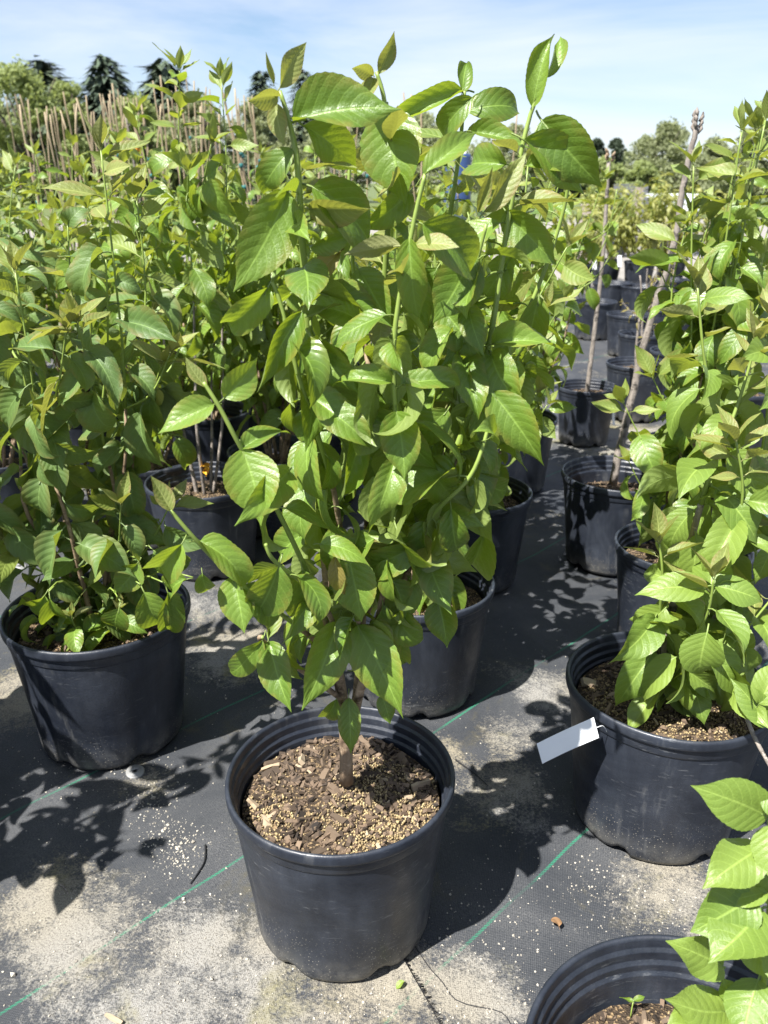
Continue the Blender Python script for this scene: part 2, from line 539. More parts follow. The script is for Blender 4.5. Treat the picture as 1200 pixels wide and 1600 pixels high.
def smooth_path(pts, n):
    """Catmull-Rom through the points, n samples"""
    pts = [Vector(p) for p in pts]
    k = len(pts)
    out = []
    for i in range(n):
        s = i / (n - 1) * (k - 1)
        j = min(int(s), k - 2)
        t = s - j
        p0, p1, p2, p3 = pts[max(j - 1, 0)], pts[j], pts[j + 1], pts[min(j + 2, k - 1)]
        out.append(0.5 * ((2 * p1) + (p2 - p0) * t + (2 * p0 - 5 * p1 + 4 * p2 - p3) * t * t + (3 * p1 - p0 - 3 * p2 + p3) * t ** 3))
    return out

# ------------------------------------------------------------------ setting: ground
def wrinkle(x, y):
    d = math.hypot(x, y)
    a = max(0.0, 1 - d / 6.0)
    if a <= 0:
        return 0.0
    q, r = (y - x), (x + y)
    n1 = mnoise.noise(Vector((q * 3.0, r * 0.9, 1.3)))
    n2 = mnoise.noise(Vector((q * 11.0, r * 3.0, 7.7)))
    n3 = mnoise.noise(Vector((x * 2.2, y * 2.2, 3.1)))
    return a * (0.0085 * n1 + 0.0052 * n2 + 0.004 * n3) - 0.005
def axis(lo, hi, fine, n, far):
    core = list(np.linspace(lo, hi, n))
    step = (hi - lo) / (n - 1)
    out, s, x = [], step, hi
    while x < far:
        s *= 1.35
        x += s
        out.append(x)
    neg, s, x = [], step, lo
    while x > -far:
        s *= 1.35
        x -= s
        neg.append(x)
    return neg[::-1] + core + out
gx, gy = axis(-1.3, 1.2, 0, 150, 1500), axis(0.5, 3.2, 0, 160, 1500)
gv = [(x, y, wrinkle(x, y)) for y in gy for x in gx]
nx_ = len(gx)
gf = [(j * nx_ + i, j * nx_ + i + 1, (j + 1) * nx_ + i + 1, (j + 1) * nx_ + i) for j in range(len(gy) - 1) for i in range(nx_ - 1)]
ground = link('ground', new_mesh('ground', gv, gf, M['ground']))
tag(ground, 'black woven weed cloth with green threads, drifted with pale sand', None, None, 'structure')

# ------------------------------------------------------------------ leaves
PROFILE = [(0, .0), (.04, .085), (.10, .165), (.18, .23), (.28, .275), (.38, .29), (.48, .285), (.58, .262), (.68, .215), (.77, .148), (.84, .088), (.90, .046), (.95, .022), (1, .002)]
YPROFILE = [(0, .0), (.05, .06), (.12, .125), (.22, .19), (.34, .235), (.46, .245), (.58, .22), (.70, .165), (.80, .105), (.88, .06), (.94, .03), (1, .002)]
LANCE = [(0, .0), (.1, .07), (.25, .13), (.4, .15), (.55, .14), (.7, .10), (.85, .05), (1, .002)]
def prof(t, tab):
    for (a, va), (b, vb) in zip(tab, tab[1:]):
        if t <= b:
            return va + (vb - va) * (t - a) / (b - a)
    return tab[-1][1]
def leaf_mesh(name, mat, rng, rows=30, cols=(-1, -.62, -.28, 0, .28, .62, 1), tab=PROFILE, fold=.3, curl=.8, twist=.2, wave=.05, serr=.014, petiole=.16, roll=0.0, quilt=0.0):
    verts, faces, uvs = [], [], []
    nc = len(cols)
    ph1, ph2 = rng.uniform(0, 6.28), rng.uniform(0, 6.28)
    fq = rng.uniform(4.5, 9)
    side = rng.uniform(-.06, .06)
    # spine
    y = z = 0.0
    ang = curl * 0.10 + rng.uniform(-.05, .1)
    ds = 1.0 / rows
    for i in range(rows + 1):
        t = i / rows
        w = prof(t, tab)
        if serr and 0 < i < rows:
            w *= 1 + serr * (1 if i % 2 else -1)
        tw = twist * (t - .3)
        ct, st = math.cos(tw), math.sin(tw)
        fo = fold * (1 - 0.55 * t) + (0.5 * (1 - t) ** 6)
        for s in cols:
            a = abs(s)
            xx = s * w
            if roll:                            # edges rolled towards the upper face
                th = roll * a
                xx = math.copysign(w * math.sin(th) / max(roll, 1e-3), s)
                zz = w * (1 - math.cos(th)) / max(roll, 1e-3)
            else:
                zz = a * w * math.tan(fo) * (1 - .25 * a)
            zz += wave * a * a * math.sin(fq * t + (ph1 if s > 0 else ph2)) * min(1, 4 * t) * min(1, 3 * (1 - t) + .2)
            if quilt:
                zz += quilt * a * (1 - a) * 4 * math.sin((t - .24 * a ** 1.25) * 8.5 * 2 * math.pi)
            xr, zr = xx * ct - zz * st, xx * st + zz * ct
            # spine frame: tangent (cos ang, -sin ang) in y,z ; normal (sin ang, cos ang)
            verts.append((xr + side * math.sin(math.pi * t), y + zr * math.sin(ang), z + zr * math.cos(ang)))
            uvs.append((0.5 + 0.5 * s, t))
        ang += curl * ds * (0.45 + 1.1 * t)
        y += ds * math.cos(ang)
        z -= ds * math.sin(ang)
    for i in range(rows):
        for j in range(nc - 1):
            k = i * nc + j
            faces.append((k, k + 1, k + nc + 1, k + nc))
    # stalk and the raised midrib below
    rad = .0135
    if petiole:
        k0 = len(verts)
        pn = 4
        pp = [(-petiole, -0.35 * petiole), (-petiole * .5, -0.08 * petiole), (0.0, -.004), (0.12, -.012 - .012 * curl)]
        for (py, pz) in pp:
            for j in range(pn):
                t = 2 * math.pi * j / pn + .78
                verts.append((math.cos(t) * rad, py, pz + math.sin(t) * rad))
                uvs.append((.5, .02))
        for i in range(len(pp) - 1):
            for j in range(pn):
                faces.append((k0 + i * pn + j, k0 + i * pn + (j + 1) % pn, k0 + (i + 1) * pn + (j + 1) % pn, k0 + (i + 1) * pn + j))
    return new_mesh(name, verts, faces, mat, True, uvs)

KITS = {}
def make_kit(key, mat, n, seed, **kw):
    rng = random.Random(seed)
    ms = []
    for i in range(n):
        k = dict(fold=rng.choice([.12, .3, .45, .6, .75]) * rng.uniform(.8, 1.2), curl=rng.choice([.4, .9, 1.3, 1.7, 2.1, 2.6]) * rng.uniform(.8, 1.2), twist=rng.uniform(-1.0, 1.0), wave=rng.uniform(.02, .085),
                 quilt=rng.uniform(.0008, .0022))
        k.update(kw)
        for q in ('curl', 'fold', 'roll'):
            if isinstance(k.get(q), tuple):
                k[q] = rng.uniform(*k[q])
        ms.append(leaf_mesh('leaf', mat, rng, **k))
    KITS[key] = ms
LOWC = (-1, -.5, 0, .5, 1)
make_kit('main', M['leaf'], 24, 11)
make_kit('flat', M['leaf'], 6, 12, fold=(.15, .5), curl=(.3, .9))
make_kit('rolled', M['leaf'], 5, 13, roll=(.9, 1.6), curl=(.2, .7))
make_kit('young', M['leaf_young'], 8, 14, tab=YPROFILE, fold=(.4, .8), curl=(-.5, .4), quilt=.006, petiole=.10, wave=.02)
make_kit('spear', M['leaf_young'], 3, 15, tab=LANCE, roll=(1.6, 2.4), curl=(-.3, .1), petiole=.05, wave=.0, quilt=0.0, serr=0)
make_kit('bronze', M['leaf_bronze'], 4, 16, tab=YPROFILE, petiole=.10)
make_kit('dull', M['leaf_dull'], 14, 17)
make_kit('pale', M['leaf_pale'], 12, 18)
make_kit('pale_flat', M['leaf_pale'], 6, 28, fold=(.1, .4), curl=(.2, .8))
make_kit('mid', M['leaf'], 16, 19, rows=10, cols=LOWC, serr=0, quilt=0)
make_kit('mid_dull', M['leaf_dull'], 10, 20, rows=9, cols=LOWC, serr=0, quilt=0)
make_kit('mid_young', M['leaf_fresh'], 5, 21, rows=8, cols=LOWC, serr=0, tab=YPROFILE, fold=(.4, .8), curl=(-.4, .5), quilt=0)
make_kit('mid_pale', M['leaf_pale'], 10, 24, rows=10, cols=LOWC, serr=0, quilt=0)
make_kit('lime', M['leaf_lime'], 6, 22, rows=6, cols=LOWC, serr=.25, tab=LANCE, quilt=0)
make_kit('tan', M['leaf_bronze'], 4, 23, rows=6, cols=LOWC, serr=.2, tab=LANCE, quilt=0)

def frame_quat(d, n):
    y = d.normalized()
    z = (n - y * n.dot(y))
    z = z.normalized() if z.length > 1e-5 else y.orthogonal().normalized()
    x = y.cross(z)
    return Matrix((x, y, z)).transposed().to_quaternion()
EXTRA = {}
LOWKIT = {'main': 'mid', 'flat': 'mid', 'rolled': 'mid', 'dull': 'mid_dull', 'pale': 'mid_pale', 'young': 'mid_young'}
def extra_leaf(parent, me, base, d, n, length, wide=1.0):
    mt = Matrix.Translation(Vector(base) - parent.location) @ frame_quat(d, n).to_matrix().to_4x4() @ Matrix.Diagonal((length * wide, length, length, 1))
    EXTRA.setdefault(parent.name, []).append((me, mt))
def flush_extra(parent):
    lst = EXTRA.pop(parent.name, [])
    by = {}
    for me, mt in lst:
        by.setdefault(me.materials[0].name, []).append((me, mt))
    V, F, UV, MI, mats, k = [], [], [], [], [], 0
    for mi, (mn, items) in enumerate(by.items()):
        mats.append(bpy.data.materials[mn])
        for me, mt in items:
            co = np.zeros(len(me.vertices) * 3, dtype=np.float32)
            me.vertices.foreach_get('co', co)
            co = co.reshape(-1, 3)
            A = np.array(mt)
            V.append(co @ A[:3, :3].T + A[:3, 3])
            li = np.zeros(len(me.loops), dtype=np.int32)
            me.loops.foreach_get('vertex_index', li)
            uvl = np.zeros(len(me.loops) * 2, dtype=np.float32)
            me.uv_layers[0].data.foreach_get('uv', uvl)
            u = np.zeros((len(co), 2), dtype=np.float32)
            u[li] = uvl.reshape(-1, 2)
            UV.append(u)
            F.extend((li.reshape(-1, 4) + k).tolist())
            MI.extend([mi] * (len(li) // 4))
            k += len(co)
    if not V:
        return
    me = new_mesh('leaves', np.concatenate(V).tolist(), F, mats, True, np.concatenate(UV))
    me.polygons.foreach_set('material_index', MI)
    o = link('leaves', me, parent)
    o['kind'] = 'stuff'
def put_leaf(parent, me, base, d, n, length, wide=1.0):
    o = bpy.data.objects.new('leaf', me)
    COL.objects.link(o)
    o.parent = parent
    o.rotation_mode = 'QUATERNION'
    o.rotation_quaternion = frame_quat(d, n)
    o.location = Vector(base) - parent.location
    o.scale = (length * wide, length, length)
    return o

# ------------------------------------------------------------------ pots
def pot_mesh(D, h, seed, nseg=72):
    rng = random.Random(seed)
    R = D / 2
    k = h / 0.29
    rb = R * 0.80
    out = [(rb * .90, .010), (rb * .975, .004), (rb, .012), (rb + .002, .03 * k)]
    for i in range(1, 6):
        t = i / 6
        out.append((rb + (R * .945 - rb) * t, .03 * k + (h * .86 - .03 * k) * t))
    out += [(R * .9445, h * .858), (R * .945, h * .862), (R * .957, h * .868), (R * .960, h * .872), (R * .966, h * .925), (R * .967, h * .930), (R * .990, h * .935), (R * .996, h * .940),
            (R, h * .952), (R, h * .985), (R * .996, h * .995), (R * .985, h * 1.0), (R * .972, h * 1.001), (R * .960, h * .994), (R * .956, h * .985)]
    inn = [(R * .952, h * .955), (R * .950, h * .950), (R * .930, h * .942), (R * .928, h * .935), (R * .930, h * .90), (R * .929, h * .895), (R * .908, h * .886), (R * .906, h * .88),
           (R * .912, h * .85), (R * .911, h * .845), (R * .892, h * .836), (R * .890, h * .83), (R * .893, h * .79), (R * .885, h * .70), (R * .80, h * .2), (R * .77, .03), (.02, .028)]
    mb = MB()
    mb.lathe(out + inn, nseg)
    a0 = rng.uniform(0, 1)
    wob1, wob2 = rng.uniform(-.010, .010), rng.uniform(0, 6.28)
    dent, da = rng.uniform(.0, .006), rng.uniform(0, 6.28)
    vs_ = []
    for i, p in enumerate(mb.v):
        a = math.atan2(p.y, p.x)
        r = math.hypot(p.x, p.y)
        s = 1 + wob1 * math.cos(2 * a + wob2) * (p.z / h) - dent / R * max(0, math.cos(a - da)) ** 8 * (p.z / h)
        z = p.z
        if z < .02 and r > rb * .85:                       # drain notches round the foot
            q = (a / (2 * math.pi) * 6 + a0) % 1
            if q < .17:
                z += .013
            elif q > .95 or q < .22:
                z += .004
        vs_.append((p.x * s, p.y * s, z))
    # floor
    return new_mesh('pot', vs_, mb.f, M['pot'])

def soil_mesh(r, seed, amp=.008):
    off = seed * 3.7
    vs_, fs_ = [(0, 0, .006)], []
    rings, n = 14, 40
    for i in range(1, rings + 1):
        for j in range(n):
            a = 2 * math.pi * j / n
            rr = r * i / rings
            x, y = rr * math.cos(a), rr * math.sin(a)
            z = amp * mnoise.noise(Vector((x * 14 + off, y * 14, 0))) + amp * .7 * mnoise.noise(Vector((x * 45 + off, y * 45, 4))) + .016 * (1 - (rr / r) ** 2)
            vs_.append((x, y, z))
    for j in range(n):
        fs_.append((0, 1 + j, 1 + (j + 1) % n))
    for i in range(rings - 1):
        for j in range(n):
            a, b = 1 + i * n, 1 + (i + 1) * n
            fs_.append((a + j, b + j, b + (j + 1) % n, a + (j + 1) % n))
    return new_mesh('soil', vs_, fs_, M['soil'])
def soil_z(x, y, r, seed, amp=.008):
    off = seed * 3.7
    return amp * mnoise.noise(Vector((x * 14 + off, y * 14, 0))) + amp * .7 * mnoise.noise(Vector((x * 45 + off, y * 45, 4))) + .016 * (1 - (math.hypot(x, y) / r) ** 2)

def lump(mb, c, r, rng, sq=1.0):
    """small irregular octahedral grain"""
    q = Quaternion((rng.gauss(0, 1), rng.gauss(0, 1), rng.gauss(0, 1), rng.gauss(0, 1))).normalized()
    vs_ = []
    for d in ((1, 0, 0), (-1, 0, 0), (0, 1, 0), (0, -1, 0), (0, 0, 1), (0, 0, -1)):
        p = q @ (Vector(d) * r * rng.uniform(.7, 1.25))
        p.z *= sq
        vs_.append(Vector(c) + p)
    mb.add(vs_, [(0, 2, 4), (2, 1, 4), (1, 3, 4), (3, 0, 4), (2, 0, 5), (1, 2, 5), (3, 1, 5), (0, 3, 5)])
def sphere_grain(mb, c, r, rng):
    vs_, fs_ = [], []
    for (rr, zz) in ((.62, -.78), (1, -.05), (.66, .72)):
        for j in range(6):
            a = math.pi / 3 * j + zz
            vs_.append(Vector(c) + Vector((rr * math.cos(a), rr * math.sin(a), zz)) * r)
    vs_.append(Vector(c) + Vector((0, 0, r)))
    for i in range(2):
        for j in range(6):
            fs_.append((i * 6 + j, i * 6 + (j + 1) % 6, i * 6 + 6 + (j + 1) % 6, i * 6 + 6 + j))
    for j in range(6):
        fs_.append((12 + j, 12 + (j + 1) % 6, 18))
    mb.add(vs_, fs_)

CHIPS = []
_r = random.Random(5)
for i in range(14):
    mb = MB()
    L, W, T = 1.0, _r.uniform(.18, .6), _r.uniform(.10, .32)
    bend = _r.uniform(-.25, .25)
    vs_, fs_ = [], []
    for a in range(4):
        t = a / 3 - .5
        ww = W * (1 - .5 * abs(t)) * _r.uniform(.7, 1.1)
        for (sx, sz) in ((-.5, -.5), (.5, -.5), (.5, .5), (-.5, .5)):
            vs_.append((sx * ww + _r.uniform(-.06, .06), t * L, sz * T + bend * (t * t) + _r.uniform(-.04, .04)))
    for a in range(3):
        for j in range(4):
            fs_.append((a * 4 + j, a * 4 + (j + 1) % 4, a * 4 + 4 + (j + 1) % 4, a * 4 + 4 + j))
    fs_ += [(3, 2, 1, 0), (12, 13, 14, 15)]
    CHIPS.append((new_mesh('bark_chip', vs_, fs_, M['chip'], False), new_mesh('wood_chip', vs_, fs_, M['chip_pale'], False)))

def potted(name, label, cat, u, v, D=.36, h=.29, soil_drop=.045, seed=1, group=None, chips=0, grains=0, mulch=150, pos=None, tilt=0.0):
    """pot with soil, returns the Empty, soil level and soil radius"""
    p = at_z(u, v, h) if pos is None else Vector((pos[0], pos[1], 0))
    root = thing(name, label, cat, (p.x, p.y, 0), group)
    po = link('pot', pot_mesh(D, h, seed), root)
    zs = h - soil_drop
    rs = D / 2 * (.77 + .125 * zs / h) - .001
    soil = link('soil', soil_mesh(rs, seed), root, (0, 0, zs))
    rng = random.Random(seed * 77 + 3)
    if mulch:
        mb = MB()
        for i in range(mulch):
            a, rr = rng.uniform(0, 6.283), rs * math.sqrt(rng.random()) * .97
            x, y = rr * math.cos(a), rr * math.sin(a)
            q = Quaternion((0, 0, 1), rng.uniform(0, 6.28)) @ Quaternion((1, 0, 0), rng.uniform(-.5, .5)) @ Quaternion((0, 1, 0), rng.uniform(-.6, .6))
            s = rng.uniform(.004, .012)
            mb.box((x, y, zs + soil_z(x, y, rs, seed) + s * .25), (s * rng.uniform(.3, .8), s * rng.uniform(.8, 1.8), s * rng.uniform(.2, .45)), q.to_matrix())
        tag(mb.build('mulch', M['mulch'], root, smooth=False), kind='stuff')
    if grains:
        mb = MB()
        for i in range(grains):
            a, rr = rng.uniform(0, 6.283), rs * math.sqrt(rng.random()) * .98
            x, y = rr * math.cos(a), rr * math.sin(a)
            dens = mnoise.noise(Vector((x * 13 + seed, y * 13, 9))) + .9 * (x * .5 - y * .8) / rs
            if rng.random() > .40 + dens * 1.0:
                continue
            r_ = rng.uniform(.0011, .0024)
            sphere_grain(mb, (x, y, zs + soil_z(x, y, rs, seed) + r_ * rng.uniform(.5, 1.5)), r_, rng)
        tag(mb.build('granules', M['grain'], root), kind='stuff')
    for i in range(chips):
        a, rr = rng.uniform(0, 6.283), rs * math.sqrt(rng.random()) * .93
        x, y = rr * math.cos(a), rr * math.sin(a)
        L = rng.choice([.006, .008, .009, .011, .013, .016, .020, .028]) * rng.uniform(.8, 1.15)
        me = CHIPS[rng.randrange(len(CHIPS))][1 if rng.random() < .10 else 0]
        o = link('bark_chip', me, soil, (x, y, soil_z(x, y, rs, seed) + L * .10))
        o.rotation_euler = (rng.gauss(0, .45), rng.gauss(0, .55), rng.uniform(0, 6.28))
        o.scale = (L, L, L)
    return root, zs, rs

# ------------------------------------------------------------------ shrubs
UP = Vector((0, 0, 1))
def leaf_dirs(axis_pt, out, elev, rng, sunw=.55):
    d = out * math.cos(elev) + UP * math.sin(elev)
    n = UP * rng.uniform(.35, 1.0) + TO_SUN * sunw + out * rng.uniform(.1, .6) + Vector((rng.uniform(-.45, .45), rng.uniform(-.45, .45), 0))
    d = d.normalized()
    return d, Quaternion(d, rng.gauss(0, .55)) @ n
def leafy_path(root, path, t0, t1, spacing, size, kit, rng, young='young', tip=True, elev=(-.95, .15), keep=None, budget=None, phase=None, wide=(.68, 1.0)):
    """opposite leaf pairs up a shoot"""
    n = len(path)
    seg = [0.0]
    for a, b in zip(path, path[1:]):
        seg.append(seg[-1] + (b - a).length)
    L = seg[-1]
    def pt(s):
        for i in range(1, n):
            if s <= seg[i] or i == n - 1:
                k = (s - seg[i - 1]) / max(1e-6, seg[i] - seg[i - 1])
                return path[i - 1].lerp(path[i], k), (path[i] - path[i - 1]).normalized()
    s = L * t0
    a = rng.uniform(0, 6.28) if phase is None else phase
    made = 0
    while s < L * t1:
        p, tg = pt(s)
        tt = s / L
        e1 = tg.orthogonal().normalized()
        e2 = tg.cross(e1)
        top = max(0, (tt - .72) / .28)
        for half in (0, 1):
            if rng.random() < .07:
                continue
            b = a + math.pi * half + rng.uniform(-.35, .35)
            out = (e1 * math.cos(b) + e2 * math.sin(b))
            out = Vector((out.x, out.y, out.z * .4)).normalized()
            e = rng.uniform(*elev)
            e = e * (1 - top) + rng.uniform(.3, 1.0) * top
            d, nn = leaf_dirs(p, out, e, rng)
            sz = size * rng.uniform(.62, 1.18) * (1 - .38 * top)
            base = p + d * sz * .16
            mid = base + d * sz * .5
            if keep is not None and not keep(mid, base + d * sz):
                continue
            kn = young if (top > .45 and rng.random() < .8) or rng.random() < .03 else kit
            if budget is not None:
                if budget[0] > 0:
                    budget[0] -= 1
                elif len(budget) > 1 and budget[1] > 0:
                    budget[1] -= 1
                    extra_leaf(root, rng.choice(KITS[LOWKIT.get(kn, kn)]), base, d, nn, sz, rng.uniform(*wide))
                    continue
                else:
                    return made
            put_leaf(root, rng.choice(KITS[kn]), base, d, nn, sz, rng.uniform(*wide))
            made += 1
        a += math.pi / 2 + rng.uniform(-.25, .25)
        s += spacing * rng.uniform(.75, 1.25) * (1 - .45 * top)
    if tip:
        p, tg = pt(L)
        for k in range(3):
            b = a + k * 2.1
            e1 = tg.orthogonal().normalized()
            out = e1 * math.cos(b) + tg.cross(e1) * math.sin(b)
            d = (tg * 1.0 + out * (.35 + .3 * (k > 0))).normalized()
            sz = size * rng.uniform(.40, .62)
            if budget is not None:
                budget[0] -= 1
            put_leaf(root, rng.choice(KITS[young]), p + d * .004, d, out * -1 + UP * .3, sz, rng.uniform(.7, .95))
            made += 1
    return made

def stem_obj(root, path, r0, r1, mat, name='stem', n=8):
    mb = MB()
    k = len(path)
    mb.tube([p - root.location for p in path], [r0 + (r1 - r0) * (i / (k - 1)) ** .8 for i in range(k)], n)
    return mb.build(name, mat, root)

def shrub(root, zs, H, spread, seed, kit, young, size, stems=5, spacing=.05, budget=290, lean=(0, 0), low=.18, side=2, r0=.007, matw='bark', keep=None, elev=(-.95, .15), barelow=None, extra=None):
    rng = random.Random(seed * 131 + 7)
    base = root.location
    extra = int(budget * .5) if extra is None else extra
    bud = [budget - 3 * stems * (1 + side), extra]
    budget = budget + extra
    paths = []
    for i in range(stems):
        a = 6.283 * i / stems + rng.uniform(-.5, .5)
        h = H * rng.uniform(.80, 1.0) if i else H
        sp = spread * rng.uniform(.45, 1.0)
        b0 = base + Vector((math.cos(a) * .022, math.sin(a) * .022, zs - .01))
        pts = [b0]
        for k in range(1, 6):
            t = k / 5
            rr = .02 + sp * (t ** .75)
            pts.append(Vector((base.x + lean[0] * t + math.cos(a) * rr + rng.uniform(-.02, .02),
                               base.y + lean[1] * t + math.sin(a) * rr + rng.uniform(-.02, .02), zs + (h - zs) * t)))
        path = smooth_path(pts, 22)
        paths.append(path)
        cut = 12
        stem_obj(root, path[:cut], r0 * rng.uniform(.75, 1.1), r0 * .45, M[matw], 'stem', 7)
        stem_obj(root, path[cut - 1:], r0 * .44, .0016, M['shoot'], 'shoot', 6)
    jobs = [(p, low if barelow is None else barelow, 1.0, True) for p in paths]
    for p in paths:
        for k in range(side):
            i0 = rng.randrange(4, 17)
            a = rng.uniform(0, 6.28)
            L = rng.uniform(.10, .22)
            q0 = p[i0]
            o = Vector((math.cos(a), math.sin(a), 0))
            outw = Vector((q0.x - base.x, q0.y - base.y, 0))
            if outw.length > .01:
                o = (o + outw.normalized() * 1.2).normalized()
            sp = smooth_path([q0, q0 + o * L * .45 + UP * L * .25, q0 + o * L * .8 + UP * L * .8], 9)
            stem_obj(root, sp, .0032, .0014, M['shoot'], 'shoot', 5)
            jobs.append((sp, .25, 1.0, True))
    rng.shuffle(jobs)
    tot = sum(sum((b - a).length for a, b in zip(j[0], j[0][1:])) for j in jobs)
    gap = max(spacing, tot * 1.8 / max(60, budget))
    for (p, t0, t1, tip) in jobs:
        leafy_path(root, p, t0, t1, gap, size, kit, rng, young, tip, elev, keep, bud)
    flush_extra(root)
    return paths

# ================================================================== the front plant
root_a, zs_a, rs_a = potted('potted_shrub', 'large bright green shrub in the front centre pot, bark mulch round its woody trunk', 'potted shrub',
                            532, 1205, .36, .29, .052, 1, 'potted shrubs on the weed cloth', chips=230, grains=6500, mulch=700)
YA = root_a.location.y
def P(u, v, dy=0.0):
    return at_y(u, v, YA + dy)
shoots_a = [
    # name, points (photo position, distance nearer / farther than the pot's middle), woody part up to this index, base radius
    ([(541, 1222, 0), (538, 1120, -.005), (522, 1010, -.01), (506, 850, -.03), (492, 650, -.05), (480, 480, -.08), (473, 390, -.10), (465, 260, -.11), (452, 190, -.11), (437, 142, -.11)], .34, .0115),
    ([(543, 1180, .01), (560, 1060, .02), (572, 850, .03), (590, 620, .02), (602, 420, .0), (610, 260, -.03), (601, 160, -.03), (588, 112, -.03)], .36, .008),
    ([(545, 1170, .01), (568, 1060, -.02), (625, 920, -.03), (690, 760, -.05), (757, 570, -.05), (793, 350, -.04), (824, 195, -.03), (850, 128, -.03)], .36, .008),
    ([(568, 1060, -.02), (600, 920, -.08), (620, 720, -.13), (615, 540, -.15), (642, 370, -.15), (664, 272, -.15)], .25, .006),
    ([(572, 960, .03), (650, 680, .10), (690, 420, .12), (716, 250, .10), (726, 142, .08)], .4, .006),
    ([(528, 1040, -.02), (495, 930, -.10), (430, 790, -.16), (378, 702, -.20), (345, 640, -.21), (318, 597, -.21)], .2, .005),
    ([(530, 1030, -.02), (440, 960, -.12), (370, 908, -.18), (312, 850, -.22), (266, 797, -.23)], .2, .0045),
    ([(535, 1010, -.02), (500, 935, -.14), (432, 880, -.20), (415, 850, -.21)], .3, .0045),
    ([(545, 1100, .0), (420, 1010, -.10), (410, 995, -.12)], .9, .0045),
    ([(560, 1000, .02), (560, 970, -.10), (540, 880, -.16)], .5, .005),
    ([(600, 900, -.03), (680, 800, -.10), (740, 735, -.12), (775, 620, -.10)], .3, .005),
    ([(540, 900, -.01), (520, 760, -.08), (470, 600, -.12), (440, 480, -.13), (425, 440, -.13)], .3, .005),
    ([(690, 760, .0), (770, 600, .06), (840, 450, .08), (880, 330, .08), (890, 260, .07)], .3, .005),
    ([(600, 700, .03), (560, 480, .08), (545, 330, .08), (548, 240, .08)], .3, .005),
    ([(640, 870, .02), (700, 700, .02), (720, 520, -.06), (760, 350, -.08)], .3, .005),
]
paths_a = []
for pts, wood, r0 in shoots_a:
    path = smooth_path([P(*q) for q in pts], 26)
    path[0] = path[0]
    paths_a.append(path)
    cut = max(2, int(26 * wood))
    r1 = r0 * .5 + .001
    stem_obj(root_a, path[:cut + 1], r0, r1, M['bark'], 'stem', 9)
    stem_obj(root_a, path[cut:], r1, .0021, M['shoot'], 'shoot', 7)

